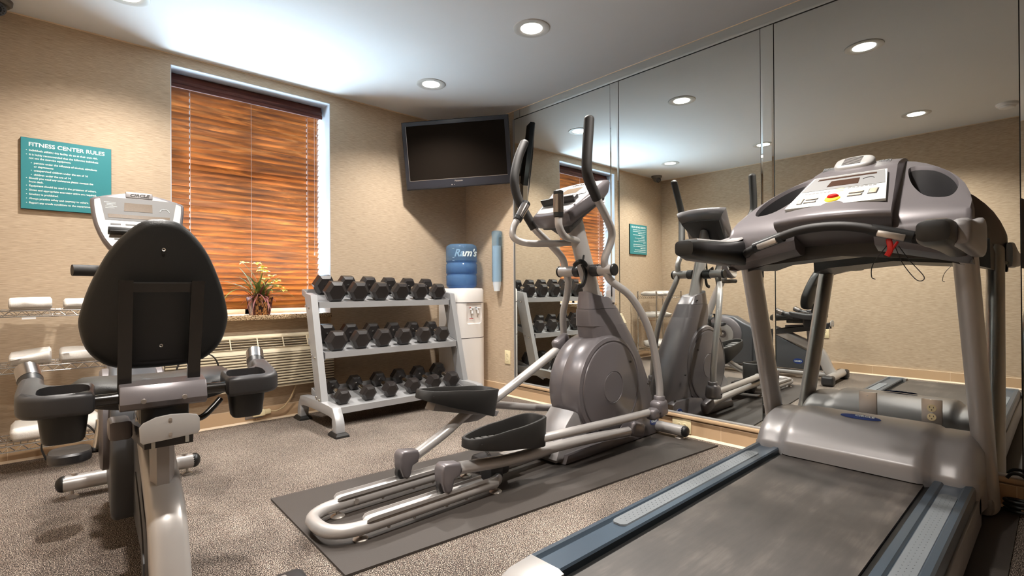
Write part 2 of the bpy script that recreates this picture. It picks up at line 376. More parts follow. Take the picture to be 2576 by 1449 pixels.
# ------------------------------------------------------------------ room shell
XL, YB, XR = -3.40, -5.2, 0.0
WX0, WX1, WZ0, WZ1 = -2.320, -1.297, 0.705, 2.332
m = MB(); m.b6(XL-0.1, 0.15, YB-0.1, 0.4, -0.08, 0.0); struct(m, 'floor', M['floor'])
m = MB(); m.b6(XL-0.1, 0.15, YB-0.1, 0.35, H, H+0.08); struct(m, 'ceiling', M['ceil'])
m = MB(); D = 0.32
m.b6(XL-0.1, WX0, 0, D, 0, H); m.b6(WX1, 0.12, 0, D, 0, H); m.b6(WX0, WX1, 0, D, WZ1, H); m.b6(WX0, WX1, 0, D, 0, 0.26)
m.b6(WX0, WX1, 0.06, D, 0.26, WZ0)
struct(m, 'wall_back', M['wall'])
m = MB(); m.b6(0.008, 0.12, YB-0.1, 0, 0, H); struct(m, 'wall_right', M['wall'])
m = MB(); m.b6(XL-0.1, XL, YB-0.1, 0, 0, H); struct(m, 'wall_left', M['wall'])
m = MB(); m.b6(XL, 0.008, YB-0.1, YB, 0, H); struct(m, 'wall_front', M['wall'])
# the flush strip of wallpaper left of the mirror
m = MB(); m.b6(-0.0005, 0.008, -0.664, 0, 0, H); struct(m, 'wall_right_strip', M['wall'])
# white reveal of the window
m = MB(); e = 0.004
m.b6(WX0, WX0+e, 0, 0.26, WZ0, WZ1); m.b6(WX1-e, WX1, 0, 0.26, WZ0, WZ1); m.b6(WX0, WX1, 0, 0.26, WZ1-e, WZ1)
struct(m, 'trim_1', M['reveal'])
# window frame and glass
m = MB()
for a in ((WX0, WX0+.04), (WX1-.04, WX1), (-1.83, -1.79)): m.b6(a[0], a[1], 0.25, 0.29, 0.735, WZ1)
for a in ((0.735, 0.79), (WZ1-.05, WZ1), (1.5, 1.54)): m.b6(WX0, WX1, 0.25, 0.29, a[0], a[1])
wf = struct(m, 'window_1', M['white'])
m = MB(); m.b6(WX0+.03, WX1-.03, 0.268, 0.272, 0.78, WZ1-.04); build(m, 'pane', M['pane'], wf, smooth=0)
# sill
m = MB(); m.b6(WX0+.002, WX1-.002, -0.025, 0.25, 0.703, 0.735, 0.004); struct(m, 'trim_2', M['granite'], 30)
# baseboards
def baseboard(name, x0, x1, y0, y1, axis):
    m = MB(); m.b6(x0, x1, y0, y1, 0.0, 0.094, 0.002); o = struct(m, name, M['tile'])
    c = MB()
    if axis == 'x':
        c.prism([(y0-0.010, 0), (y0, 0.012), (y0+.002, 0)], x0, x1, MYZ)
        c.b6(x0, x1, y0-0.001, y0+0.012, 0.094, 0.0965)
        x = x0+0.35
        while x < x1: c.b6(x-.0012, x+.0012, y0-.0008, y0+.002, 0, .094); x += 0.61
    else:
        sgn = 1 if x0 < -1 else -1
        xf = x1 if sgn > 0 else x0
        c.prism([(xf+sgn*0.010, 0), (xf, 0.012), (xf-sgn*.002, 0)], -y1, -y0, MXZ)
        c.b6(min(xf, xf-sgn*.012)-.0005, max(xf, xf-sgn*.012)+.0005, y0, y1, 0.094, 0.0965)
        y = -2.432
        while y > y0: c.b6(xf-.001, xf+.001, y-.0012, y+.0012, 0, .094); y -= 0.61
        y = -2.432+.61
        while y < y1: c.b6(xf-.001, xf+.001, y-.0012, y+.0012, 0, .094); y += 0.61
    build(c, 'grout_line', M['caulk'], o, smooth=0)
baseboard('baseboard_back', XL, 0, -0.010, 0.002, 'x')
baseboard('baseboard_right', -0.008, 0.008, YB, -0.010, 'y')
baseboard('baseboard_left', XL-.002, XL+0.010, YB, -0.010, 'y')
# ledge and bright channel carrying the mirrors
m = MB(); m.b6(-0.022, 0.008, YB, -0.664, 0.106, 0.127, 0.005); struct(m, 'trim_3', M['tile'], 30)
m = MB(); m.b6(-0.012, 0.008, YB, -0.660, 0.1265, 0.1365, 0.002); m.b6(-0.010, 0.008, -0.668, -0.660, 0.13, 2.33, 0.002)
struct(m, 'trim_4', M['silver_plastic'], 30)
# thin bead where wall meets ceiling
m = MB(); m.b6(XL, 0, -0.004, 0, H-0.006, H); m.b6(-0.004, 0, YB, 0, H-0.004, H); m.b6(XL, XL+.004, YB, 0, H-0.006, H); struct(m, 'trim_5', M['caulk'])

# ------------------------------------------------------------------ mirrors
m = MB(); m.b6(0.004, 0.008, YB, -0.66, 0.13, H-.002); struct(m, 'trim_6', M['darkgap'])
panels = [(-0.672, -1.652, 'tall mirror panel nearest the water cooler, beside the wallpapered corner'),
          (-1.728, -2.662, 'tall mirror panel behind the elliptical trainer, second from the corner'),
          (-2.736, -3.668, 'tall mirror panel behind the treadmill with two steel outlet plates'),
          (-3.744, -4.70, 'mirror panel past the treadmill at the right edge of the photo')]
for y1, y0, lb in panels:
    m = MB(); m.b6(0.0, 0.004, y0, y1, 0.1365, 2.325); tag(build(m, 'wall_mirror', M['mirror'], smooth=0), lb, 'mirror', 'mirror panels on the right wall')
def bevstrip(y0, y1, z0, z1, name, lb):
    m = MB(); b = 0.010; x = -0.004
    rings = [[(0.003, y0, z0), (0.003, y1, z0), (0.003, y1, z1), (0.003, y0, z1)], [(x+.0015, y0, z0), (x+.0015, y1, z0), (x+.0015, y1, z1), (x+.0015, y0, z1)],
             [(x, y0+b, z0+b), (x, y1-b, z0+b), (x, y1-b, z1-b), (x, y0+b, z1-b)]]
    m.loft(rings); tag(build(m, name, M['mirror'], smooth=0), lb, 'mirror strip', 'narrow mirror strips')
for a, b_, lb in ((-1.724, -1.656, 'narrow vertical mirror strip between the two panels behind the elliptical trainer'), (-2.732, -2.666, 'narrow vertical mirror strip between the elliptical mirror panel and the treadmill mirror panel'), (-3.740, -3.672, 'narrow vertical mirror strip at the right edge of the photo')):
    bevstrip(a, b_, 0.1365, 2.325, 'mirror_strip', lb)
bevstrip(-4.7, -0.745, 2.331, 2.397, 'mirror_strip', 'long horizontal mirror strip along the ceiling above the mirror panels')
bevstrip(-0.741, -0.668, 2.331, 2.397, 'mirror_strip', 'short square mirror strip piece under the ceiling at the corner end')

# ------------------------------------------------------------------ window blind
BT = thing('window_blind', 'orange-brown wooden venetian blind with a dark valance in the window', 'window blind', (-1.81, 0.16, 2.32))
off = (-1.81, 0.16, 2.32)
X0b, X1b = WX0+0.014, WX1-0.030
m = MB(); m.prism([(0.125, 2.325), (0.118, 2.30), (0.108, 2.28), (0.112, 2.262), (0.100, 2.25), (0.104, 2.232), (0.118, 2.232), (0.122, 2.245), (0.21, 2.245), (0.21, 2.325)], X0b-.008, X1b+.012, MYZ)
build(m, 'valance', M['valance'], BT, off, 30)
m = MB(); NS = 36; zt, zb = 2.222, 0.812
rs = random.Random(3)
for i in range(NS):
    z = zt+(zb-zt)*i/(NS-1); tilt = R(-53+rs.uniform(-2.5, 2.5)); wv = rs.uniform(-0.004, 0.004)
    rings = []
    for k in range(9):
        x = X0b+(X1b-X0b)*k/8; dz = wv*math.sin(k/8*math.pi*1.3)
        ring = []
        for (a, b_) in ((-.0275, -.0013), (0, .0018), (.0275, -.0013), (.0275, .0013), (0, .0044), (-.0275, .0013)):
            # a<0 is the room side edge, lifted up
            ring.append((x, 0.165+a*math.cos(tilt)-b_*math.sin(tilt)*1, z+dz+a*math.sin(tilt)+b_*math.cos(tilt)))
        rings.append(ring)
    m.loft(rings)
build(m, 'slats', M['slat'], BT, off, 30)
m = MB(); m.b6(X0b, X1b, 0.145, 0.185, 0.775, 0.792, 0.004); build(m, 'bottom_rail', M['slat'], BT, off)
m = MB()
for x in (-2.19, -1.815, -1.415):
    m.cyl((x, 0.139, 0.79), (x, 0.139, 2.235), 0.0011, 6); m.cyl((x, 0.188, 0.79), (x, 0.188, 2.235), 0.0011, 6)
build(m, 'ladder_cords', M['cord'], BT, off)
for x in (-2.19, -1.415):
    m = MB(); m.b6(x-.0022, x+.0022, .1600, .1607, .80, 2.235); build(m, 'route_hole_daylight', M['white'], BT, off, 0)  # white strips stand in for daylight showing through the slats' cord holes
m = MB()
for x, zz in ((-1.372, 1.19), (-1.352, 1.3), (-1.345, 1.3)):
    m.cyl((x, 0.118, zz), (x, 0.118, 2.235), 0.0011, 6)
m.lathe([(0.001, .03), (.004, .022), (.006, .006), (.005, 0), (0.001, -.002)], 10, T(-1.372, 0.118, 1.175)); m.sphere((-1.355, .118, 2.10), .006, 8)
build(m, 'pull_cords', M['cord'], BT, off)

# ------------------------------------------------------------------ downlights
dl_lab = ['round recessed ceiling light nearest the corner television', 'round recessed ceiling light above the elliptical trainer',
          'round recessed ceiling light above the treadmill, seen only in the mirror', 'round recessed ceiling light at the top left, near the window',
          'round recessed ceiling light above the exercise bike, seen in the mirror', 'round recessed ceiling light nearest the dark left wall, seen above the treadmill mirror']
def downlight(lb, x, y):
    t = thing('ceiling_light', lb, 'ceiling light', (x, y, H), group='recessed downlights')
    m = MB(); m.lathe([(.060, -.001), (.072, -.006), (.094, -.007), (.103, -.004), (.105, 0)], 40); build(m, 'trim_ring', M['trimring'], t)
    m = MB(); m.lathe([(.0001, -.0025), (.045, -.003), (.062, -.0018)], 32); build(m, 'lens', M['lamp'], t)
    return t
for (x, y), lb in zip(DL, dl_lab): downlight(lb, x, y)
t = thing('smoke_detector', 'white round smoke detector on the ceiling, seen in the mirror at far right', 'smoke detector', (-2.9, -3.47, H))
m = MB(); m.lathe([(.0001, -.038), (.045, -.038), (.052, -.03), (.053, -.02)], 28); build(m, 'cover', M['white'], t)
m = MB(); m.lathe([(.053, -.022), (.066, -.018), (.070, -.006), (.070, 0)], 28); build(m, 'base', M['white'], t)
# dome camera
t = thing('security_camera', 'grey dome security camera on the ceiling in the left corner', 'security camera', (-3.09, -0.115, H))
m = MB(); m.lathe([(.0001, -.028), (.058, -.028), (.068, -.018), (.070, 0)], 28); build(m, 'mount', M['camgrey'], t)
m = MB(); m.sphere((0, 0, -.036), .048, 24); build(m, 'dome', M['camgrey'], t)
d = Vector((0.25, -0.85, -0.55)).normalized(); c0 = Vector((0, 0, -.038))
q = d.to_track_quat('Z', 'Y').to_matrix().to_4x4(); q.translation = c0
m = MB(); m.lathe([(.018, .051), (.034, .047), (.036, .040)], 24, q); le = build(m, 'lens_ring', M['slate'], t)
m = MB(); m.lathe([(.0001, .050), (.012, .051), (.018, .050)], 20, q)
for k in range(14):
    a = k/14*2*math.pi; p_ = q @ Vector((.026*math.cos(a), .026*math.sin(a), .0495)); m.sphere(p_, .003, 6)
build(m, 'lens', M['lens'], t)

# ------------------------------------------------------------------ rules sign
t = thing('wall_sign', 'teal fitness center rules sign with pale lettering on the wall left of the window', 'sign', (-2.80, -0.001, 1.55))
SX0, SX1, SZ0, SZ1 = -2.998, -2.615, 1.352, 1.738; off = (-2.80, -0.001, 1.55)
m = MB(); m.b6(SX0, SX1, -0.016, 0.0, SZ0, SZ1); build(m, 'back_panel', M['tealedge'], t, off, 0)
m = MB(); m.b6(SX0+.001, SX1-.001, -0.018, -0.0155, SZ0+.002, SZ1-.001); build(m, 'face', M['teal'], t, off, 0)
m = MB(); Wd = SX1-SX0
def sline(txt, fx, fy, size, al='LEFT', xs=1.0, bold=0.0):
    m.text(txt, size, T(SX0+fx*Wd, -0.0183, SZ1-fy*(SZ1-SZ0)) @ MXZ, 0.0003, al, xs=xs, bold=bold)
sline('FITNESS CENTER RULES', 0.50, 0.115, 0.030, 'CENTER', 1.02, 0.0006)
rows = [(0, 'Individuals utilizing this facility do so at their own risk.', .185, 1), (0, 'It is highly recommended that the following individuals', .245, 1), (0, 'not use the exercise equipment.', .295, 0),
        (1, 'persons under the influence of alcohol, stimulants', .36, 1), (1, 'or depressants', .41, 0), (1, 'unsupervised children under the age of 16', .465, 1), (1, 'children under the age of 14', .525, 1),
        (0, 'Should you need any assistance please contact the', .575, 1), (0, 'front desk.', .625, 0), (0, 'Equipment should be used in the presence of others.', .68, 1),
        (0, 'Shoes and appropriate exercising attire are required.', .74, 1), (0, 'Smoking is prohibited.', .80, 1), (0, 'Always practice safety and courtesy to others.', .86, 1), (0, 'Report any unsafe conditions to the management.', .92, 1)]
for ind, s_, fy, bul in rows:
    x = 0.085+0.05*ind; sline(s_, x, fy, 0.0142, 'LEFT', 0.93, 0.0003)
    if bul: m.b6(SX0+(x-.025)*Wd-.0018, SX0+(x-.025)*Wd+.0018, -0.0188, -0.018, SZ1-fy*(SZ1-SZ0)+.0025, SZ1-fy*(SZ1-SZ0)+.0061)
build(m, 'lettering', M['letter'], t, off, 0)

# ------------------------------------------------------------------ television
TC = Vector((-0.417, -0.429, 2.023)); rotz = -46.4; tilt = 6.8
t = thing('television', 'black flat television mounted across the corner near the ceiling, switched off', 'television', TC, (R(tilt), R(-2.9), R(rotz)))
TW, TH = 0.880, 0.547
# local: x width, z up, -y toward the room
fr = [(-TW/2, -TH/2), (TW/2, -TH/2), (TW/2, TH/2), (-TW/2, TH/2)]
inn = [(-TW/2+.036, -TH/2+.072), (TW/2-.036, -TH/2+.072), (TW/2-.036, TH/2-.036), (-TW/2+.036, TH/2-.036)]
m = MB(); g = 0.006
rings = [[(x*.93, .06, z*.9) for x, z in fr], [(x, .03, z) for x, z in fr], [(x, -.004, z) for x, z in fr], [(x-math.copysign(g, x), -.010, z-math.copysign(g, z)) for x, z in fr], [(x, -.010, z) for x, z in inn], [(x, -.004, z) for x, z in inn]]
m.loft(rings, caps=False); m.add(rings[0], [(0, 1, 2, 3)]); m.prism([(-TW/2+.01, -TH/2+.012), (TW/2-.01, -TH/2+.012), (TW/2-.01, -TH/2+.014), (-TW/2+.01, -TH/2+.014)], .0102, .0108, MXZ)
m.b6(-.15, .15, .055, .10, -.12, .12, .01)
build(m, 'bezel', M['tvframe'], t, smooth=30)
m = MB(); m.add([(x, -.0045, z) for x, z in inn], [(0, 1, 2, 3)]); build(m, 'screen', M['tvscreen'], t, smooth=0)
m = MB(); q = inn
m.b6(q[0][0]-.002, q[1][0]+.002, -.0112, -.0095, q[0][1]-.002, q[0][1]+.0005); m.b6(q[0][0]-.002, q[0][0], -.0108, -.0095, q[0][1], q[2][1])
build(m, 'inner_edge', M['steel'], t, smooth=0)
m = MB(); m.text('Panasonic', .017, T(.0, -.0105, -TH/2+.046) @ MXZ, .0004, bold=.0003); m.b6(-.062, -.054, -.0112, -.0100, -TH/2+.018, -TH/2+.026); m.b6(-.04, -.036, -.0112, -.0100, -TH/2+.020, -TH/2+.024)
build(m, 'logo', M['steel'], t, smooth=0)
m = MB(); m.cyl((0, .09, 0), (0, .30, -.02), .025, 12); m.box((0, .30, -.02), (.12, .03, .16), .004); build(m, 'wall_bracket', M['black'], t)

# ------------------------------------------------------------------ outlets
def plate(name, lb, loc, rotz, w_=.07, h_=.115, mt='ivory', face='duplex', roll=0, group=None, cat='outlet'):
    # local: plate lies in xz, facing -y
    t = thing(name, lb, cat, loc, (0, R(roll), R(rotz)), group)
    m = MB(); m.b6(-w_/2, w_/2, -.006, 0, -h_/2, h_/2, .0028); build(m, 'cover_plate', M[mt], t)
    if face == 'duplex':
        for s_ in (1, -1):
            m = MB(); m.lathe([(.0001, .0015), (.0155, .0015), (.0168, 0)], 20, T(0, -.006, s_*.0195) @ Rx(90)); r_ = build(m, 'receptacle', M['ivory'], t)
            m = MB(); m.b6(-.0075, -.0055, -.0079, -.007, s_*.0195+.000, s_*.0195+.009); m.b6(.0055, .0075, -.0079, -.007, s_*.0195+.001, s_*.0195+.008); m.cyl((0, -.0079, s_*.0195-.007), (0, -.007, s_*.0195-.007), .0026, 8); build(m, 'slots', M['slot'], r_)
        m = MB(); m.cyl((0, -.0072, 0), (0, -.005, 0), .0032, 10); build(m, 'screw', M['chrome'], t)
    elif face == 'blank':
        for s_ in (1, -1):
            m = MB(); m.cyl((0, -.0072, s_*.042), (0, -.005, s_*.042), .0035, 10); build(m, 'screw', M['chrome'], t)
    return t
plate('wall_outlet', 'ivory wall outlet low on the wall beside the water cooler', (-0.001, -0.575, 0.327), -90)
plate('wall_plate', 'blank brushed steel cover plate on the mirror behind the treadmill', (-0.0005, -3.148, 0.345), -90, .072, .118, 'steel', 'blank', cat='cover plate')
plate('wall_outlet', 'brushed steel duplex outlet on the mirror behind the treadmill', (-0.0005, -3.386, 0.346), -90, .072, .118, 'steel')
t = plate('wall_outlet', 'ivory double-wide outlet plate on the tiled baseboard by the elliptical', (-0.0085, -2.186, 0.060), -90, .085, .125, 'ivory', 'duplex', 90)
plate('wall_outlet', 'steel outlet plate on the baseboard under the window, holding the white plug', (-1.845, -0.0105, 0.062), 0, .072, .115, 'steel', 'duplex', 90)
plate('wall_outlet', 'ivory outlet on the left wall, seen in the mirror behind the bike', (XL+0.001, -2.0, 0.41), 90)

# ------------------------------------------------------------------ air conditioner
AX0, AX1, AZ0, AZ1 = -2.40, -1.322, 0.240, 0.600
t = thing('air_conditioner', 'cream wall air conditioner under the window with a louvred front', 'air conditioner', (-1.87, -0.1, AZ0)); off = (-1.87, -0.1, AZ0)
m = MB(); m.b6(AX0+.01, AX1-.012, -0.06, 0.0, AZ0+.005, AZ1-.008, .006)
m.prism([(-.115, AZ0), (-.12, AZ0+.05), (-.115, .462), (-.10, .50), (-.048, .592), (-.035, .60), (-.005, .60), (-.005, AZ0)], AX0, AX1, MYZ, .008)
build(m, 'case', M['ac'], t, off)
def slope(x, s_, d=0.0):   # s_ 0..1 up the slanted top, d outward
    y = -.100+(.052)*s_; z = .50+.092*s_; n_ = Vector((0, -.87, .49)); return Vector((x, y, z))+n_*d
m = MB()
for s0, s1 in ((.12, .82),):
    a, b_ = AX0+.06, AX1-.185
    P_ = [slope(a, s0, .001), slope(b_, s0, .001), slope(b_, s1, .001), slope(a, s1, .001)]; m.add(P_, [(0, 1, 2, 3)])
build(m, 'vent_opening', M['acdark'], t, off, 0)
m = MB()
for k in range(5):
    s0 = .12+.7*k/4; a, b_ = AX0+.055, AX1-.18
    m.loft([[slope(x, s0-.012, .001), slope(x, s0+.012, .001), slope(x, s0+.026, .009), slope(x, s0+.004, .010)] for x in (a, b_)])
for k in range(6):
    x = AX0+.06+(AX1-.185-AX0-.06)*k/5
    m.loft([[slope(x-.003, s_, .002), slope(x+.003, s_, .002), slope(x+.003, s_, .011), slope(x-.003, s_, .011)] for s_ in (.10, .84)])
build(m, 'vent_grille', M['ac'], t, off, 30)
m = MB(); nl = 12
for k in range(nl):
    z = AZ0+.02+k*.0185
    m.b6(AX0+.03, AX1-.004, -.1225, -.1155, z, z+.012, .0025)
build(m, 'louvres', M['ac'], t, off, 30)
m = MB(); m.b6(AX0+.025, AX1-.004, -.1212, -.1155, AZ0+.014, AZ0+.018+nl*.0185, 0); build(m, 'louvre_shadow_gap', M['acdark'], t, off, 0)
m = MB(); P_ = [slope(AX1-.15, .15, .003), slope(AX1-.03, .15, .003), slope(AX1-.03, .78, .003), slope(AX1-.15, .78, .003)]; m.add(P_+[p-Vector((0, -.76, .65))*.003 for p in P_], [(0, 1, 2, 3), (0, 1, 5, 4), (1, 2, 6, 5), (2, 3, 7, 6), (3, 0, 4, 7)])
cp = build(m, 'control_door', M['white'], t, off, 0)
m = MB(); ct = slope(AX1-.115, .5, .0045); m.tube([ct+Vector((.014*math.cos(a), .65*.014*math.sin(a), .76*.014*math.sin(a))) for a in [k/12*5 for k in range(13)]], .0012, 6); build(m, 'dial_mark', M['red'], cp, off)
t = thing('power_plug', 'cream power plug with test buttons in the outlet under the window', 'plug', (-1.82, -0.02, 0.06)); off = (-1.82, -.02, .06)
m = MB(); m.b6(-1.865, -1.785, -.062, -.0185, .045, .088, .006); m.b6(-1.79, -1.745, -.052, -.022, .05, .083, .008); build(m, 'plug_body', M['ivory'], t, off)
m = MB(); m.b6(-1.856, -1.843, -.064, -.060, .058, .076, .001); m.b6(-1.836, -1.823, -.064, -.060, .058, .076, .001); build(m, 'test_buttons', M['slot'], t, off)
m = MB(); m.tube([(-1.75, -.037, .066), (-1.71, -.04, .062), (-1.66, -.05, .085), (-1.62, -.06, .14), (-1.60, -.07, .19), (-1.58, -.072, .236)], .0058, 10, 6); build(m, 'power_cord', M['creamcord'], t, off)

# ------------------------------------------------------------------ potted plant on the sill
t = thing('potted_plant', 'potted plant with yellow flowers in a wicker pot on the window sill', 'plant', (-1.79, 0.045, 0.735)); 
m = MB()
def sqring(hw, z, r=.012):
    return [(a*hw, b_*hw, z) for a, b_ in ((-1, -.85), (-.85, -1), (0, -1.02), (.85, -1), (1, -.85), (1.02, 0), (1, .85), (.85, 1), (0, 1.02), (-.85, 1), (-1, .85), (-1.02, 0))]
m.loft([sqring(.050, 0), sqring(.052, .01), sqring(.066, .115), sqring(.070, .122), sqring(.070, .13), sqring(.062, .13), sqring(.058, .10)])
build(m, 'pot', M['wicker'], t)
m = MB()
for a, b_ in ((-1, -1), (1, -1), (1, 1), (-1, 1)):
    m = MB(); m.tube([(a*.047, b_*.047, 0), (a*.064, b_*.064, .125)], .008, 8); build(m, 'corner_post', M['valance'], t)

def blade(m, base, az, length, droop, wid, lean=.35, n=9):
    az = R(az); d = Vector((math.cos(az), math.sin(az), 0)); sd = Vector((-d.y, d.x, 0)); vs = []; fs = []
    p = Vector(base); ang = math.pi/2-lean
    for i in range(n+1):
        u = i/n; wv = wid*(math.sin(math.pi*min(1, u*.85+.12)))**.8*(1 if u < .99 else .05)
        vs += [p-sd*wv+Vector((0, 0, wv*.3)), p+Vector((0, 0, -.0005)), p+sd*wv+Vector((0, 0, wv*.3))]
        ang -= droop/n; p = p+(d*math.cos(ang)+Vector((0, 0, math.sin(ang))))*(length/n)
    for i in range(n):
        b0 = i*3; fs += [(b0, b0+1, b0+4, b0+3), (b0+1, b0+2, b0+5, b0+4)]
    m.add(vs, fs); return p
rs = random.Random(11)
def lim(az, L):   # keep blades off the blind behind
    return L*.22 if 15 < az % 360 < 165 else (L*.62 if az % 360 > 285 or az % 360 <= 15 else L)
m = MB()
for i in range(58):
    az = rs.uniform(0, 360); L = lim(az, rs.uniform(.18, .37))
    blade(m, (rs.uniform(-.04, .04), rs.uniform(-.03, .03), .12), az, L, rs.uniform(.6, 1.9), rs.uniform(.004, .0075), rs.uniform(.05, .75))
build(m, 'green_leaves', M['leaf'], t, smooth=60)
m = MB()
for i in range(52):
    az = rs.uniform(0, 360); L = lim(az, rs.uniform(.14, .26))
    blade(m, (rs.uniform(-.045, .045), rs.uniform(-.03, .03), .12), az, L, rs.uniform(.5, 1.7), rs.uniform(.003, .006), rs.uniform(.7, 1.3))
build(m, 'burgundy_leaves', M['leafred'], t, smooth=60)
m = MB(); tips = []
for dx, dy, dz in ((-.02, -.02, .36), (.015, -.02, .33), (.0, -.03, .31), (.035, -.02, .30), (.07, -.03, .27), (.11, -.02, .24), (.06, -.03, .22), (.13, -.04, .19), (.155, -.03, .17), (.03, -.035, .25), (.10, -.03, .20), (-.11, -.03, .36)):
    p_ = Vector((dx, dy, dz)); tips.append(p_); m.tube([(dx*.1, dy*.3, .12), (dx*.25, dy*.6, .12+(dz-.12)*.55), tuple(p_)], .0016, 5, 5)
build(m, 'stems', M['stem'], t)
for p_ in tips:
    m = MB(); a0 = rs.uniform(0, 60)
    for k in range(5):
        blade(m, p_, a0+72*k, rs.uniform(.030, .042), rs.uniform(.5, 1.4), .013, rs.uniform(.7, 1.2), 4)
    m.sphere(p_+Vector((0, 0, .004)), .005, 6); build(m, 'flower', M['flower'], t, smooth=60)

# ------------------------------------------------------------------ dumbbell rack
RK = thing('dumbbell_rack', 'grey three-shelf steel rack holding black hex dumbbells under the window', 'rack', (-0.99, -0.4, 0)); off = (-0.99, -0.4, 0)
for X, sg in ((-1.562, 1), (-0.418, -1)):
    m = MB(); poly = [(-.77, .022), (-.765, .085), (-.725, .148), (-.66, .176), (-.22, .176), (-.155, .148), (-.12, .085), (-.115, .022), (-.175, .022), (-.185, .075), (-.225, .112), (-.655, .112), (-.70, .08), (-.71, .022)]
    def rnd(poly, k=3): 
        P_ = catmull([(a, b_, 0) for a, b_ in poly[:8]], k)+catmull([(a, b_, 0) for a, b_ in poly[8:]], k); return [(p.x, p.y) for p in P_]
    m.prism(rnd(poly), X-.028, X+.028, MYZ, .004); bs = build(m, 'base_foot', M['rackgrey'], RK, off, 40)
    for y in (-.74, -.145):
        m = MB(); m.loft([[(X+a*(.040+k), y+b_*(.058+k), z) for a, b_ in ((-1, -1), (1, -1), (1, 1), (-1, 1))] for k, z in ((.004, 0), (.002, .012), (-.008, .026), (-.03, .026))]); build(m, 'rubber_foot', M['rubber'], bs, off, 20)
    m = MB(); a = Vector((X, -.487, .165)); b_ = Vector((X, -.285, .885)); ax = (b_-a)
    m.loft([[(X-.022, y0, z0), (X+.022, y0, z0), (X+.022, y1, z1), (X-.022, y1, z1)] for (y0, z0, y1, z1) in ((-.535, .165, -.440, .165), (-.352, .872, -.238, .888))]); build(m, 'upright', M['rackgrey'], RK, off, 20)
    for (zc, yc) in ((.80, -.30), (.47, -.40), (.20, -.475)):
        for dy in (-.026, .026):
            m = MB(); m.sphere((X-sg*.024, yc+dy, zc-(.012 if dy < 0 else -.0)), .009, 10); build(m, 'bolt_head', M['chrome'], RK, off)
shelves = [(-.352, -.055, .812, .058), (-.450, -.170, .478, .050), (-.552, -.225, .118, .055)]
for yf, yb, z, sl in shelves:
    m = MB(); x0, x1 = -1.532, -.448; zb_ = z+(yb-yf)*sl/.24
    m.loft([[(x, yf, z), (x, yb, zb_), (x, yb, zb_+.003), (x, yf, z+.003)] for x in (x0, x1)])
    m.b6(x0, x1, yf-.004, yf, z-.030, z+.012)       # front lip
    m.b6(x0, x1, yb, yb+.004, zb_-.01, zb_+.03)
    for xa in (x0, x1-.004):
        m.loft([[(x, yf-.004, z-.042), (x, yf-.004, z+.012), (x, yb-.0, zb_+.03), (x, yb, zb_-.012)] for x in (xa, xa+.004)])
    build(m, 'shelf', M['rackgrey'], RK, off, 20)
def hexhead(m, y0, y1, r, z0=0.0):
    # axis along y, flat side down
    def ring(y, rr): return [(rr*math.cos(R(60*k)), y, z0+rr*math.sin(R(60*k))) for k in range(6)]
    s_ = 1 if y1 > y0 else -1; c = r*.20
    m.loft([ring(y0, r*.74), ring(y0+s_*c, r), ring(y1-s_*c*1.0, r), ring(y1, r*.70)])
def dumbbell(r, hl, gl, name_label, loc, slope_deg, rz=0):
    t = thing('dumbbell', name_label, 'dumbbell', loc, (R(slope_deg), 0, R(rz)), 'hex dumbbells on the rack')
    for s_ in (-1, 1):
        m = MB(); hexhead(m, s_*gl/2, s_*(gl/2+hl), r); build(m, 'head', M['hexr'], t, smooth=15)
    m = MB(); m.tube([(0, -gl/2-.002, 0), (0, -gl/2+.012, 0), (0, -gl/4, 0), (0, 0, 0), (0, gl/4, 0), (0, gl/2-.012, 0), (0, gl/2+.002, 0)], [.0165, .0135, .016, .018, .016, .0135, .0165], 14, 2)
    build(m, 'handle', M['chrome'], t, smooth=60); return t
ordn = ['first', 'second', 'third', 'fourth', 'fifth', 'sixth']
proto = {}
for row, (zc, ys, pos) in enumerate((('top', (-.345, -.105), None), ('middle', (-.44, -.20), None), ('bottom', (-.525, -.295), None))):
    yf, yb, z, sl = shelves[row]; k_ = sl/.24; deg = math.degrees(math.atan(k_))
    for i in range(6):
        if row == 0: r = .081-.0020*i; hl = .078-.003*i; gl = .128; X = -1.395+.1735*i
        elif row == 1: r = .077-.0020*i; hl = .073-.003*i; gl = .115; X = -1.43+.175*i
        else: r = .055+.0022*i; hl = .062+.002*i; gl = .142; X = -1.42+.179*i
        yc = (yf+yb)/2+(-.005 if row < 2 else .003); zc_ = z+(yc-yf)*k_+.0035+r*math.cos(R(30))/math.cos(R(deg))
        lb = '%s black hex dumbbell from the left on the %s rack shelf%s' % (ordn[i], ('top', 'middle', 'bottom')[row], (', largest row', '', ', chrome handle showing')[row])
        rz = (0, 0, (-2, 2, -3, 1, 3, -2)[i])[row]
        dumbbell(r, hl, gl, lb, (X, yc, zc_), deg, rz)

# ------------------------------------------------------------------ water cooler
t = thing('water_cooler', 'white standing water cooler in the corner beside the dumbbell rack', 'water cooler', (-.205, -.21, 0)); off = (-.205, -.21, 0)
def cring(x0, x1, yf, yb, bulge, z):
    pts = [(x0, yb, z), (x0, yf+.03, z)]; n = 10
    for k in range(n+1):
        u = k/n; x = x0+(x1-x0)*u; pts.append((x, yf+.03-.03*min(1, math.sin(math.pi*u)*2.2)**.7-bulge*math.sin(math.pi*u), z))
    pts += [(x1, yf+.03, z), (x1, yb, z)]
    out = []
    for p in pts:
        if not out or (Vector(out[-1])-Vector(p)).length > 1e-5: out.append(p)
    return out
X0, X1 = -.345, -.060
m = MB(); m.loft([cring(X0, X1, -.355, -.05, .006, .0), cring(X0, X1, -.355, -.05, .006, .487)]); m.loft([cring(X0, X1, -.355, -.05, .006, .493), cring(X0, X1, -.355, -.05, .006, .79)])
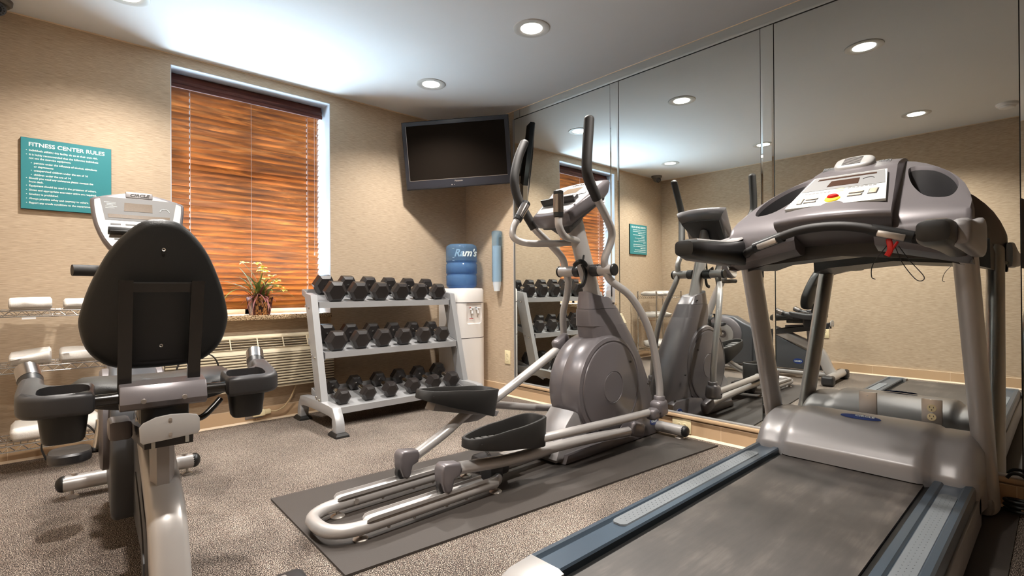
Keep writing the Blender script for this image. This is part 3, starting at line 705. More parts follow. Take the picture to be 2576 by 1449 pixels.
m.loft([cring(X0, X1, -.355, -.05, .018, .796), cring(X0, X1, -.355, -.05, .018, .90), cring(X0+.008, X1-.008, -.347, -.058, .018, .915), cring(X0+.04, X1-.04, -.31, -.09, .0, .918)])
cb = build(m, 'cabinet', M['cooler'], t, off, 30)
m = MB(); m.loft([cring(X0+.003, X1-.003, -.350, -.052, .004, .486), cring(X0+.003, X1-.003, -.350, -.052, .004, .494)]); m.loft([cring(X0+.003, X1-.003, -.350, -.052, .006, .789), cring(X0+.003, X1-.003, -.350, -.052, .006, .797)]); build(m, 'joint_gap', M['slot'], t, off, 30)
cu_ = MB(); cu_.box((-.19, -.362, .70), (.17, .05, .18), .022); cut(cb, cu_, off)
m = MB(); m.b6(-.285, -.095, -.345, -.335, .60, .80); build(m, 'tap_recess', M['cooler'], t, off)
for xx, c, lb in ((-.222, 'red', 'red-marked hot tap'), (-.158, 'white', None)):
    m = MB(); m.cyl((xx, -.34, .735), (xx, -.375, .735), .010, 12, .002); m.cyl((xx, -.37, .74), (xx, -.372, .70), .007, 10); tp = build(m, 'tap', M['white'], t, off, label=lb)
    m = MB(); m.box((xx, -.382, .748), (.020, .030, .010), .003, None); build(m, 'tap_lever', M['white'], tp, off)
    m = MB(); m.box((xx-.012, -.358, .752), (.010, .008, .008), .002); build(m, 'tap_marker', M['red'] if c == 'red' else M['waterjug'], tp, off)
m = MB(); m.b6(-.245, -.205, -.3625, -.3605, .655, .660); build(m, 'warning_sticker', M['red'], t, off)
# jug
t = thing('water_jug', 'large blue water bottle standing on the white water cooler', 'water bottle', (-.205, -.20, .918))
pr = [(.105, .0), (.128, .012), (.134, .03), (.135, .105), (.129, .113), (.129, .123), (.136, .131), (.136, .205), (.130, .213), (.130, .223), (.136, .231), (.136, .345), (.130, .368), (.110, .381), (.0001, .384)]
m = MB(); m.lathe(pr, 44); build(m, 'bottle', M['waterjug'], t, smooth=50)
m = MB(); m.lathe([(.0001, .002)]+[(r-.004, z+.003) for r, z in pr if z < .24]+[(.131, .238), (.0001, .238)], 40); build(m, 'water', M['water'], t, smooth=40)
m = MB(); fa = math.degrees(math.atan2(3.6, -2.69))
q = T(0, 0, .285) @ Rz(-36.8+4)   # local -y faces the camera side
m.text('Ram\'s', .088, q @ T(.024, -.1372, -.012) @ MXZ, .0008, 'CENTER', shear=.35, bend=.1372, bold=.0022)
for zz in (.052, -.025, -.05):
    qq = q @ Rz(-34); m.b6(-.009, .009, -.1376, -.1368, zz, zz+.002, 0, qq)
build(m, 'lettering', M['letter'], t, smooth=0)
# cup dispenser
t = thing('cup_dispenser', 'blue clear tube cup dispenser full of white cups on the wall by the cooler', 'cup dispenser', (-.045, -.49, .915)); 
m = MB(); m.lathe([(.039, .055), (.043, .06), (.043, .455), (.045, .462), (.0445, .485), (.030, .492), (.0001, .493)], 32); build(m, 'tube', M['cupblue'], t)
m = MB()
for k in range(26):
    z = .02+k*.0115; m.lathe([(.026, z-.045 if k == 0 else z), (.0355, z+.052), (.037, z+.052), (.037, z+.055), (.034, z+.054)], 24)
m.lathe([(.0001, -.022), (.026, -.022), (.036, .045)], 24)
build(m, 'cup_stack', M['cup'], t)
m = MB(); m.b6(.030, .0445, -.012, .012, .06, .44, .002); build(m, 'wall_bracket', M['camgrey'], t)

# ------------------------------------------------------------------ wire shelf and towels
t = thing('wire_shelf_cart', 'chrome wire shelf cart with three tiers of towels at the left wall', 'shelf cart', (-2.93, -.21, 0)); off = (-2.93, -.21, 0)
SX0_, SX1_, SY0, SY1 = -3.235, -2.645, -.372, -.105
for x in (SX0_, SX1_):
    for y in (SY0, SY1):
        m = MB(); m.cyl((x, y, .075), (x, y, .865), .0095, 14); m.lathe([(.011, 0), (.0125, .004), (.011, .008), (.0001, .012)], 14, T(x, y, .862))
        for k in range(28): m.lathe([(.0097, 0), (.0102, .001), (.0097, .002)], 12, T(x, y, .10+k*.027))
        po = build(m, 'post', M['chrome'], t, off)
        m = MB(); m.cyl((x-.009, y-.012, .022), (x+.009, y-.012, .022), .022, 18, .003); m.b6(x-.013, x+.013, y-.02, y+.006, .035, .07, .004); build(m, 'caster', M['steel'], po, off)
TZ = (.812, .540, .165)
for z in TZ:
    m = MB()
    def bar(a, b_, r=.0028): m.cyl(a, b_, r, 8)
    for y in (SY0, SY1):
        bar((SX0_, y, z), (SX1_, y, z), .0035); bar((SX0_, y, z-.028), (SX1_, y, z-.028), .0035)
        n = 13
        for k in range(n):
            x0_ = SX0_+(SX1_-SX0_)*k/n; x1_ = SX0_+(SX1_-SX0_)*(k+1)/n; xm = (x0_+x1_)/2
            bar((x0_, y, z-.026), (xm, y, z-.002), .0022); bar((xm, y, z-.002), (x1_, y, z-.026), .0022)
    for x in (SX0_, SX1_):
        bar((x, SY0, z), (x, SY1, z), .0035); bar((x, SY0, z-.028), (x, SY1, z-.028), .0035)
    for k in range(23):
        x = SX0_+(SX1_-SX0_)*(k+.5)/23; bar((x, SY0, z+.0015), (x, SY1, z+.0015), .0018)
    for y in (SY0+.09, SY1-.09): bar((SX0_, y, z-.001), (SX1_, y, z-.001), .0028)
    build(m, 'wire_tier', M['chrome'], t, off)
m = MB(); m.b6(-2.985, -2.935, SY0-.006, SY0-.003, .771, .779); build(m, 'paper_tag', M['white'], t, off)
def towel(lb, x0, x1, y0, y1, z, h, seed, tilt=0.0, rolled=True):
    rs = random.Random(seed); t = None
    m = MB(); n = 22; k = 26; L = x1-x0; rings = []
    for i in range(n+1):
        u = i/n; x = x0+L*u; wob = .0035*math.sin(u*9+seed)+rs.uniform(-.001, .001)
        ring = []; e = 1-max(0, abs(u-.5)-.46)*9
        zt = tilt*(1-u)
        for j in range(k):
            a = 2*math.pi*j/k; ca, sa = math.cos(a), math.sin(a)
            yy = math.copysign(abs(ca)**.62, ca)*(y1-y0)/2*e; zz = math.copysign(abs(sa)**.62, sa)*h/2*e
            if sa > 0: zz += .005*math.sin(a*3+seed+u*3); yy += wob
            # spiral groove of the fold
            if abs(((a/6.283*2+seed*.13) % 1)-.5) < .05: yy *= .94; zz *= .90
            ring.append((x, (y0+y1)/2+yy, z+h/2+zz-zt if sa > 0 else z+h/2+zz))
        rings.append(ring)
    m.loft(rings)
    o = build(m, 'rolled_towel', M['terry'], None, (x0, (y0+y1)/2, z), 80); o.location = (x0, (y0+y1)/2, z)
    tag(o, lb, 'towel', 'towels on the wire cart'); return o
towel('white folded towel at the left on the top wire tier', -3.035, -2.875, SY0+.005, SY1-.02, .8155, .058, 1)
towel('white rolled towel at the right on the top wire tier, half behind the seat', -2.832, -2.67, SY0+.005, SY1-.02, .8155, .05, 2)
towel('white rolled towel at the left on the middle wire tier', -3.035, -2.878, SY0+.005, SY1-.02, .5435, .075, 3, .022)
towel('white rolled towel at the right on the middle wire tier', -2.848, -2.68, SY0+.01, SY1-.02, .5435, .065, 4)
towel('long white rolled towel on the bottom wire tier', -3.03, -2.69, SY0+.005, SY1-.04, .1685, .092, 5, .010)

# ------------------------------------------------------------------ floor mats
m = MB(); m.prism([(-2.185, -1.475), (-2.205, -2.262), (-.075, -2.445), (-.075, -1.61)], 0.0005, .009)
tag(build(m, 'exercise_mat', M['matr'], smooth=0), 'black rubber mat on the floor under the elliptical trainer', 'floor mat')
m = MB(); m.prism([(-2.30, -2.74), (-2.30, -3.672), (-.03, -3.662), (-.03, -2.78)], 0.0005, .007)
tag(build(m, 'exercise_mat', M['matr'], smooth=0), 'black rubber mat on the floor under the treadmill at the right', 'floor mat')

# ------------------------------------------------------------------ elliptical trainer
EY = -1.962; EL = thing('elliptical_trainer', 'grey and silver elliptical trainer in front of the mirror wall on a black mat', 'elliptical trainer', (-1.0, EY, .009)); off = (-1.0, EY, .009)
Sv, Pw = M['silver'], M['pewter']
# rear rail loop
m = MB()
rr = .0245; yn, yf = EY-.130, EY+.120; xe = -2.185; z = .055
loop = [(-1.44, yn, z), (-2.05, yn, z)]
for k in range(1, 7):
    a = R(90*k/7); loop.append((-2.05-.125*math.sin(a), yn+.09-.09*math.cos(a), z))
loop += [(-2.178, EY-.02, z), (-2.178, EY+.01, z)]
for k in range(1, 7):
    a = R(90*k/7); loop.append((-2.178+.125*(1-math.cos(a)), yf-.09+.09*math.sin(a), z))
loop += [(-2.05, yf, z), (-1.44, yf, z)]
m.tube(loop, rr, 16); 
m.tube([(-1.46, yn, z), (-1.405, yn+.03, z), (-1.385, EY-.01, z), (-1.385, EY+.01, z), (-1.405, yf-.03, z), (-1.46, yf, z)], rr, 16, 6)
build(m, 'rear_rail_frame', Sv, EL, off, 50)
for y in (yn, yf):
    m = MB(); a, b_ = -2.055, -1.50
    cs = [(-.027, .038), (-.0255, .024), (-.012, .017), (.012, .017), (.0255, .024), (.027, .038), (.0245, .038), (.023, .027), (.012, .021), (-.012, .021), (-.023, .027), (-.0245, .038)]
    m.loft([[(x, y+p*k, z+q_*kk) for p, q_ in cs] for x, k, kk in ((a, .7, .75), (a+.012, .95, .95), (a+.03, 1, 1), (b_, 1, 1))]); build(m, 'roller_track', M['silver'], EL, off, 40)
    m = MB(); m.b6(a+.05, b_-.02, y-.012, y+.012, z+.0212, z+.0225); build(m, 'track_liner', M['pewter_light'], EL, off, 0)
# levelling feet
def foot(parent, x, y, h, off, z0=.0095, r=.028):
    m = MB(); m.lathe([(r, 0), (r, .004), (r*.7, .010), (.007, .013), (.0065, h)], 20, T(x, y, z0), caps=True); return build(m, 'levelling_foot', M['steel'], parent, off, 40)
for x, y in ((-2.066, yn+.012), (-2.05, yf-.005), (-1.435, yn+.005), (-1.415, yf)): foot(EL, x, y, .03, off)
m = MB(); m.cyl((-1.96, yn+.0, z-.018), (-1.96, yn, z-.032), .006, 8); m.cyl((-1.98, yf-.028, z+.002), (-1.98, yf-.020, z+.002), .011, 12)
for x in (-1.85, -1.7, -1.6): m.cyl((x, yn, z-.022), (x, yn, z-.031), .006, 8); m.cyl((x, yf, z-.022), (x, yf, z-.031), .006, 8)
build(m, 'frame_bolts', M['steel'], EL, off)
# centre beam and bracket
m = MB(); m.tube([(-1.40, EY, .075), (-.82, EY, .085)], .042, 18, flat=(1, 1.25)); build(m, 'centre_beam', Sv, EL, off)
m = MB(); m.box((-1.365, EY-.004, .088), (.13, .15, .085), .022); m.box((-1.40, EY-.055, .072), (.08, .09, .075), .02); jb = build(m, 'beam_cover', M['darkgrey'], EL, off)
m = MB(); m.text('CIRCLE', .024, T(-1.355, EY+.01, .1312) @ Rz(62), .0006, shear=.3, bold=.0008); build(m, 'logo', M['black'], jb, off, 0)
# drum
DCx, DCz, DR = -.562, .355, .288
m = MB(); q = T(DCx, EY+.115, DCz) @ Rx(90); W2 = .225
m.lathe([(.0001, 0), (DR-.03, 0), (DR-.012, .004), (DR, .018), (DR+.001, W2*.45), (DR+.0002, W2*.455), (DR+.001, W2*.46), (DR, W2-.028), (DR-.012, W2-.006), (DR-.03, W2)], 72, q)
m.lathe([(DR-.03, W2), (DR-.034, W2-.004), (DR-.040, W2-.004), (DR-.043, W2+.002), (DR-.055, W2+.006), (.092, W2+.010), (.089, W2+.0115), (.086, W2+.008), (.083, W2+.011), (.0001, W2+.011)], 72, q)
m.lathe([(.0001, -.006), (.09, -.006), (DR-.05, -.004), (DR-.04, .0), (DR-.03, .0)], 72, q)
build(m, 'flywheel_housing', Pw, EL, off, 40)
# tower shroud
def rr_ring(x0, x1, hy, z, c=.3, yo=0.0, slx=0.0):
    pts = []; cx, cy = (x0+x1)/2, EY+yo; hx = (x1-x0)/2; n = 24
    for j in range(n):
        a = 2*math.pi*j/n; ca, sa = math.cos(a), math.sin(a)
        pts.append((cx+hx*math.copysign(abs(ca)**(1-c*1.6), ca), cy+hy*math.copysign(abs(sa)**(1-c*1.6), sa), z+slx*ca*hx))
    return pts
m = MB(); m.loft([rr_ring(-.86, -.075, .088, .030), rr_ring(-.86, -.07, .092, .06), rr_ring(-.80, -.072, .097, .16), rr_ring(-.70, -.082, .103, .235), rr_ring(-.65, -.125, .104, .34), rr_ring(-.64, -.200, .100, .48), rr_ring(-.655, -.288, .090, .62), rr_ring(-.675, -.350, .082, .70)])
build(m, 'shroud_body', Pw, EL, off, 50)
m = MB(); m.loft([rr_ring(-.682, -.352, .082, .695), rr_ring(-.690, -.395, .073, .765), rr_ring(-.688, -.412, .070, .79)]); m.loft([rr_ring(-.684, -.415, .068, .792), rr_ring(-.676, -.462, .055, .862, slx=-.25), rr_ring(-.64, -.485, .045, .862, slx=-.25)])
build(m, 'shroud_collar', Pw, EL, off, 50)
m = MB()
for p_ in ((-.40, EY-.117, .48), (-.22, EY-.120, .33), (-.49, EY-.066, .82), (-.12, EY-.10, .17)): m.cyl(p_, (p_[0], p_[1]-.008, p_[2]), .006, 10)
build(m, 'screws', M['slot'], EL, off)
# rear foot shroud, drum skirt
m = MB(); m.prism([(-.99, .018), (-1.0, .035), (-.925, .20), (-.86, .262), (-.80, .24), (-.70, .10), (-.70, .018)], -(EY+.088), -(EY-.088), MXZ, .014); build(m, 'rear_shroud', M['pewter_light'], EL, off, 40)
m = MB(); m.prism([(-.96, .012), (-.94, .055), (-.52, .075), (-.46, .145), (-.30, .165), (-.12, .165), (-.085, .15), (-.082, .012)], -(EY+.115), -(EY-.115), MXZ, .008); ls = build(m, 'lower_shroud', Pw, EL, off, 40)
m = MB(); m.lathe([(.0001, .002), (.040, .002), (.042, 0)], 32, T(-.150, EY-.1155, .092) @ Rx(90) @ Matrix.Diagonal((1, .62, 1, 1))); bd = build(m, 'logo_badge', M['blue'], ls, off)
m = MB(); m.text('CIRCLE', .019, T(-.150, EY-.1180, .086) @ MXZ, .0003, bold=.0006, xs=.95); build(m, 'badge_lettering', M['letter'], ls, off, 0)
# front stabiliser
m = MB(); m.tube([(-.105, EY+.28, .055), (-.105, EY-.295, .055)], .032, 18); st = build(m, 'front_stabilizer', Sv, EL, off)
m = MB()
for y, s_ in ((EY+.28, 1), (EY-.295, -1)): m.sphere((-.105, y, .055), .0335, 16, (1, .8, 1))
build(m, 'end_caps', M['black'], st, off)
for y in (EY-.265, EY+.25): foot(EL, -.105, y, .03, off)
# mast
m = MB(); m.tube([(-.565, EY, .80), (-.765, EY, 1.32)], .048, 20, flat=(.75, 1.2), upv=(0, 1, 0)); build(m, 'mast', Sv, EL, off, 50)
# pivot tubes
PX, PZ = -.645, 1.006
m = MB(); m.cyl((PX, EY+.195, PZ), (PX, EY+.075, PZ), .030, 22); build(m, 'pivot_sleeve', Sv, EL, off); m = MB(); m.cyl((PX, EY-.075, PZ), (PX, EY-.182, PZ), .030, 22); build(m, 'pivot_sleeve', Sv, EL, off)
m = MB(); m.cyl((PX, EY+.085, PZ), (PX, EY+.040, PZ), .034, 22, .004); build(m, 'pivot_bushing', M['darkgrey'], EL, off); m = MB(); m.cyl((PX, EY-.040, PZ), (PX, EY-.095, PZ), .034, 22, .004); build(m, 'pivot_bushing', M['darkgrey'], EL, off)
for y0, y1 in ((EY+.195, EY+.208), (EY-.182, EY-.197)):
    m = MB(); m.cyl((PX, y0, PZ), (PX, y1, PZ), .0335, 22, .004); build(m, 'pivot_cap', M['black'], EL, off)
# bottle holder
m = MB(); c_ = Vector((-.735, EY-.03, 1.04))
m.tube([c_+Vector((.035*math.cos(a), .035*math.sin(a), .012*math.sin(a*2))) for a in [R(20+k*32) for k in range(10)]], .007, 8, 3, flat=(1.8, .6))
m.tube([c_+Vector((.03, .01, 0)), c_+Vector((.045, 0, -.05)), c_+Vector((.025, 0, -.11)), c_+Vector((-.01, 0, -.125))], .009, 8, 4, flat=(1, 1.5)); m.tube([c_+Vector((.02, 0, .0)), c_+Vector((.03, 0, .05))], .006, 8)
build(m, 'bottle_holder', M['black'], EL, off)
# arms
armN = [(-.946, -2.23, 1.728), (-.966, -2.23, 1.512), (-.943, -2.222, 1.44), (-.856, -2.205, 1.356), (-.766, -2.185, 1.287), (-.670, -2.155, 1.214), (-.652, -2.135, 1.153), (-.668, -2.108, 1.068), (-.650, -2.10, 1.010), (-.634, -2.12, .949), (-.53, -2.175, .862), (-.434, -2.21, .717), (-.371, -2.222, .558), (-.328, -2.225, .374), (-.321, -2.225, .27)]
armF = [(-.836, -1.66, 1.757), (-.887, -1.66, 1.655), (-.926, -1.67, 1.533), (-.917, -1.68, 1.442), (-.88, -1.70, 1.353), (-.825, -1.73, 1.252), (-.735, -1.77, 1.163), (-.655, -1.79, 1.084), (-.640, -1.80, 1.010), (-.61, -1.795, .944), (-.588, -1.76, .849), (-.575, -1.72, .751), (-.535, -1.69, .60), (-.505, -1.675, .42), (-.485, -1.67, .24)]
def arm(P_, split):
    m = MB(); m.tube(P_[split-1:], .0205, 16, 5); a = build(m, 'moving_arm', Sv, EL, off, 60)
    Q = P_[:split+1]; d = (Vector(P_[split+1])-Vector(P_[split])).normalized()*.0
    m = MB(); C_ = catmull(Q, 5); m.tube(C_, [.0255]*len(C_), 16); m.sphere(Q[0], .0255, 16, (1, 1, .8)); build(m, 'foam_grip', M['foam'], a, off, 60)
arm(armN, 3); arm(armF, 5)
for (x, y, z), nm in (((-.321, -2.222, .235), 'n'), ((-.482, -1.672, .19), 'f')):
    m = MB(); q = T(x, y, z) @ Ry(-8); m.box((-.006, 0, -.010), (.095, .080, .098), .026, q, seg=4); m.cyl((x, y, z), (x, y, z+.058), .031, 18, .003); m.box((-.050, (.005 if nm == 'n' else -.005), -.026), (.10, .064, .062), .018, q, seg=3)
    jc = build(m, 'joint_cover', Pw, EL, off, 50)
    m = MB(); s_ = -1 if nm == 'n' else 1
    for dx in (-.05, -.022): m.cyl((x+dx, y+s_*.034, z-.028), (x+dx, y+s_*.0385, z-.028), .006, 10)
    build(m, 'joint_bolts', M['slot'], jc, off)
# stationary bars
barN = [(-1.072, -2.14, 1.378), (-1.072, -2.14, 1.25), (-1.068, -2.14, 1.205), (-1.02, -2.12, 1.172), (-.92, -2.06, 1.168), (-.80, -2.00, 1.170), (-.70, EY, 1.165)]
barF = [(-.906, -1.75, 1.392), (-.965, -1.745, 1.30), (-1.005, -1.745, 1.24), (-1.010, -1.755, 1.185), (-.955, -1.80, 1.156), (-.82, -1.88, 1.156), (-.70, EY, 1.165)]
for P_, gi in ((barN, 1), (barF, 1)):
    m = MB(); m.tube(P_, .0185, 14, 5); b0 = build(m, 'fixed_handle', Sv, EL, off, 60)
    a = Vector(P_[0]); c = Vector(P_[1]); d = (c-a).normalized()
    m = MB(); m.cyl(a, a+d*.13, .0245, 20, .004); g = build(m, 'pulse_grip', M['black'], b0, off)
    m = MB()
    for k in range(20):
        if k in (0, 10): continue
    m.cyl(a+d*.020, a+d*.106, .0253, 20); build(m, 'pulse_plate', M['gripsteel'], b0, off)
# console
cn = Vector((-.805, EY, 1.395)); qc = T(*cn) @ Matrix(((0, .80, -.60, 0), (-1, 0, 0, 0), (0, .60, .80, 0), (0, 0, 0, 1)))
# local x = right of the user (-Y world), y = up the face, z = outward from the face
def face_ring(wt, wb, ht, hb, z, n=8, bow=.02):
    pts = []
    for k in range(n+1): u = -1+2*k/n; pts.append((u*wt, ht-bow*u*u, z))
    for k in range(n+1): u = 1-2*k/n; pts.append((u*wb, hb-bow*.6*(1-u*u), z))
    return pts
m = MB(); m.loft([face_ring(.140, .098, .115, -.155, -.088), face_ring(.168, .118, .15, -.178, -.062), face_ring(.190, .128, .168, -.178, -.015), face_ring(.188, .125, .165, -.175, .0), face_ring(.176, .115, .155, -.165, .008)], qc); co = build(m, 'console', Pw, EL, off, 50)
m = MB(); m.loft([face_ring(.05, .045, -.02, -.14, -.135), face_ring(.085, .07, .03, -.15, -.092), face_ring(.146, .104, .122, -.160, -.0885), face_ring(.150, .108, .126, -.162, -.080)], qc); build(m, 'back_cover', M['darkgrey'], co, off, 40)
m = MB(); m.loft([face_ring(.166, .108, .146, -.156, .0075), face_ring(.163, .106, .143, -.153, .0105)], qc); build(m, 'face_panel', M['silver_plastic'], co, off, 30)
m = MB(); m.loft([[qc @ Vector(p) for p in ((-.075, .035, h_), (.045, .035, h_), (.058, .095, h_), (-.058, .095, h_))] for h_ in (.0105, .0115)]); build(m, 'display', M['lcd'], co, off, 0)
m = MB(); m.box((.0, .012, .012), (.25, .018, .004), .001, qc); m.lathe([(.016, .0), (.019, .0008), (.022, 0)], 20, qc @ T(.09, .07, .0108)); build(m, 'profile_strip', M['panelgrey'], co, off, 30)
m = MB(); m.box((.0, -.045, .020), (.21, .045, .02), .006, qc); m.box((-.0, -.075, .03), (.23, .012, .04), .004, qc); build(m, 'reading_rack', M['darkgrey'], co, off)
m = MB(); m.text('CIRCLE', .026, qc @ T(0, .118, .0108), .0006, shear=.3, bold=.0008); build(m, 'logo', M['slot'], co, off, 0)
# crank arms and foot links
def pedal(parent, c, rot, off):
    q = T(*c) @ Ry(rot); n = 34; O = []; I = []
    for j in range(n):
        a = 2*math.pi*j/n; x = .225*math.cos(a); s_ = math.sin(a); u = (x/.225+1)/2
        wy = (.058+.034*u**.7)*math.copysign(abs(s_)**.62, s_)
        xx = x if x > -.05 else x; xx = math.copysign(abs(math.cos(a))**.72, math.cos(a))*.225
        O.append((xx, wy, u)); I.append((xx*.925, wy*.84, u))
    top = lambda u: .010+.052*(3*u*u-2*u**3); bot = lambda u: -.028-.045*u
    rings = [[(x*.97, y*.96, bot(u)-.004) for x, y, u in O], [(x, y, bot(u)) for x, y, u in O], [(x, y, top(u)-.004) for x, y, u in O], [(x*.985, y*.97, top(u)) for x, y, u in O], [(x*1.01, y*1.03, top(u)) for x, y, u in I], [(x, y, top(u)-.004) for x, y, u in I], [(x*.98, y*.97, bot(u)*.4) for x, y, u in I]]
    m = MB(); m.loft(rings, q); p_ = build(m, 'foot_pedal', M['rubber'], parent, off, 50)
    m = MB()
    for k in range(9):
        x = -.16+k*.042; u = (x/.225+1)/2; m.box((x, 0, (-.028-.045*u)*.4+.003), (.030, .105+.03*u, .003), .001, q)
    build(m, 'tread_ribs', M['treadgrey'], p_, off)
pedal(EL, (-1.395, -2.105, .262), 3.5, off); pedal(EL, (-1.44, -1.815, .392), 13.5, off)
def lk(name, P_, r, k=4, mt=Sv): m = MB(); m.tube(P_, r, 14, k); return build(m, name, mt, EL, off, 60)
lk('foot_link', [(-.36, -2.205, .205), (-.75, -2.20, .214), (-1.06, -2.19, .222), (-1.20, -2.155, .215), (-1.25, -2.12, .205)], .0215)
lk('foot_bar', [(-.44, -2.125, .098), (-.84, -2.118, .128), (-1.02, -2.112, .135), (-1.10, -2.105, .135), (-1.38, -2.095, .138), (-1.64, -2.092, .165)], .026)
lk('foot_bar', [(-.655, -1.79, .575), (-1.178, -1.80, .345), (-1.375, -1.81, .30), (-1.52, -1.825, .235), (-1.70, -1.838, .165)], .024)
lk('foot_link', [(-.50, -1.69, .165), (-.80, -1.70, .215), (-1.11, -1.735, .285), (-1.20, -1.77, .305)], .0205)
m = MB(); m.prism([(-1.60, .352), (-1.22, .262), (-1.20, .285), (-1.58, .39)], 1.775, 1.845, MXZ, .003); m.prism([(-1.46, .262), (-1.38, .325), (-1.24, .28), (-1.33, .255)], 1.79, 1.83, MXZ, .004); build(m, 'pedal_bracket', M['pewter_light'], EL, off)
for P_, nm, q in (((-.425, -2.115, .105), 'n', 18), ((-.672, -1.80, .588), 'f', -25)):
    m = MB(); m.box((0, 0, 0), (.125, .055, .085), .024, T(P_[0], P_[1]-(.02 if nm == 'n' else -.01), P_[2]) @ Ry(q), seg=4); build(m, 'crank_cover', Pw, EL, off, 50)
    s_ = 1 if nm == 'n' else -1
# roller carriages
for (x, y, z), nm in (((-1.70, -2.092, .0), 'n'), ((-1.742, -1.842, .0), 'f')):
    dz = .0 if nm == 'n' else .004
    m = MB(); m.prism([(-.034, .205), (-.042, .185), (-.040, .140), (-.026, .100), (-.008, .088), (.010, .098), (.022, .140), (.050, .150), (.058, .180), (.050, .200), (-.02, .212)], -(y+.031), -(y-.031), T(x, 0, dz-.006) @ MXZ @ T(0, 0, 0), .010, 3)
    rc = build(m, 'roller_cover', Pw, EL, off, 45)
    m = MB(); m.cyl((x-.018, y-.012, .116), (x-.018, y+.012, .116), .030, 22, .003); build(m, 'roller', M['darkgrey'], rc, off)

# ------------------------------------------------------------------ treadmill
TY = -3.200; TM = thing('treadmill', 'large grey treadmill facing the mirror at the right, console above the belt', 'treadmill', (-1.0, TY, .007)); off = (-1.0, TY, .007)
# deck
m = MB(); m.b6(-2.02, -.30, TY-.262, TY+.262, .10, .178); m.b6(-2.0, -.2, TY-.35, TY-.30, .0085, .12); m.b6(-2.0, -.2, TY+.30, TY+.35, .0085, .12); build(m, 'deck', M['black'], TM, off)
m = MB()
bp = [(-2.05, .10), (-2.062, .14), (-2.05, .178), (-2.03, .186), (-.40, .186), (-.34, .18), (-.34, .175), (-2.02, .175), (-2.04, .14), (-2.03, .10)]
m.prism(bp, -(TY+.240), -(TY-.240), MXZ); build(m, 'running_belt', M['belt'], TM, off, 40)
for s_ in (1, -1):
    pr_ = [(.262, .05), (.262, .196), (.266, .202), (.286, .202), (.290, .198), (.292, .194), (.342, .194), (.346, .198), (.350, .203), (.366, .201), (.372, .194), (.375, .18), (.372, .05)]
    m = MB(); x0, x1 = -1.965, -.42
    m.loft([[(x, TY+s_*a, b_) for a, b_ in pr_] for x in (x0, x1)]); sr = build(m, 'side_rail', M['rail'], TM, off, 25)
    m = MB(); xa, xb = -1.62, -.66
    m.loft([[(x, TY+s_*(.3205+a*k), b_) for a, b_ in ((-.027, .1945), (-.024, .1995), (.024, .1995), (.027, .1945))] for x, k in ((xa-.012, .5), (xa-.004, .85), (xa+.006, 1), (xb-.006, 1), (xb+.004, .85), (xb+.012, .5))])
    for k in range(44):
        for j in (-1, 0, 1):
            m.lathe([(.0016, .0), (.001, .0012), (.0001, .0014)], 6, T(xa+.02+(xb-xa-.04)*k/43+(.01 if j == 0 else 0), TY+s_*(.320+.011*j), .1995))
    build(m, 'foot_grip', M['grip'], sr, off, 30)
    m = MB(); m.loft([[(x, TY+s_*(a), b_) for a, b_ in ((.246, .03), (.246, t_), (.262, t_+.006), (.36, t_+.005), (.384, t_-.02), (.386, .03))] for x, t_ in ((-2.10, .11), (-2.085, .165), (-2.03, .195), (-1.955, .2))]); build(m, 'rear_end_cap', M['silver_plastic'], TM, off, 50)
    m = MB(); m.b6(-1.955, -.42, TY+s_*.373, TY+s_*.382, .045, .15, .002); build(m, 'side_skirt', M['pewter_light'], TM, off)
# motor hood
prof = [(-.055, .02), (-.050, .20), (-.075, .275), (-.13, .312), (-.22, .333), (-.33, .336), (-.42, .318), (-.485, .275), (-.515, .235), (-.525, .205), (-.525, .10)]
PP = [(p.x, p.y) for p in catmull([(a, b_, 0) for a, b_ in prof], 4)]
m = MB(); rings = []
for k in range(49):
    v = -1+2*k/48; y = TY+v*.382; edge = max(0, abs(v)-.86)/.14; sc = 1-.17*edge**2.8
    cen = 1/(1+math.exp((abs(v)-.645)*55)); ring = []
    dip = math.exp(-((abs(v)-.660)/.011)**2)*.006
    for x, z in PP:
        zz = z*sc if z > .205 else z; xx = x
        fr_ = min(1, max(0, (-.05-x)/.45))
        if z > .19: zz += (.026*cen*(.15+.85*fr_)-dip); zz = max(zz, .2 if x < -.45 else zz)
        xx = x-(.045*cen)*max(0, (-x-.30)/.22) if x < -.30 else x
        xx += .05*edge**2*max(0, (-x-.30)/.22)
        if cen > .5 and z < .235 and x < -.5: zz = max(.19, zz-.0) if z > .15 else zz
        if z < .15 and x < -.3: zz = .195 if abs(v) < .66 else .10
        ring.append((xx, y, zz))
    rings.append(ring)
m.loft(rings); mh = build(m, 'motor_hood', M['pewter_light'], TM, off, 60)
m = MB(); q = T(-.375, TY-.005, .3565) @ Ry(-16) @ Rz(-90) @ Matrix.Diagonal((1, .24, 1, 1)); m.lathe([(.0001, .0035), (.062, .0035), (.070, .003), (.073, 0)], 36, q); lb_ = build(m, 'logo_badge', M['blue'], mh, off)
m = MB(); m.text('CIRCLE', .017, T(-.379, TY-.02, .3615) @ Ry(-16) @ Rz(-90), .0003, xs=1.25, bold=.0003); build(m, 'badge_lettering', M['letter'], mh, off, 0)
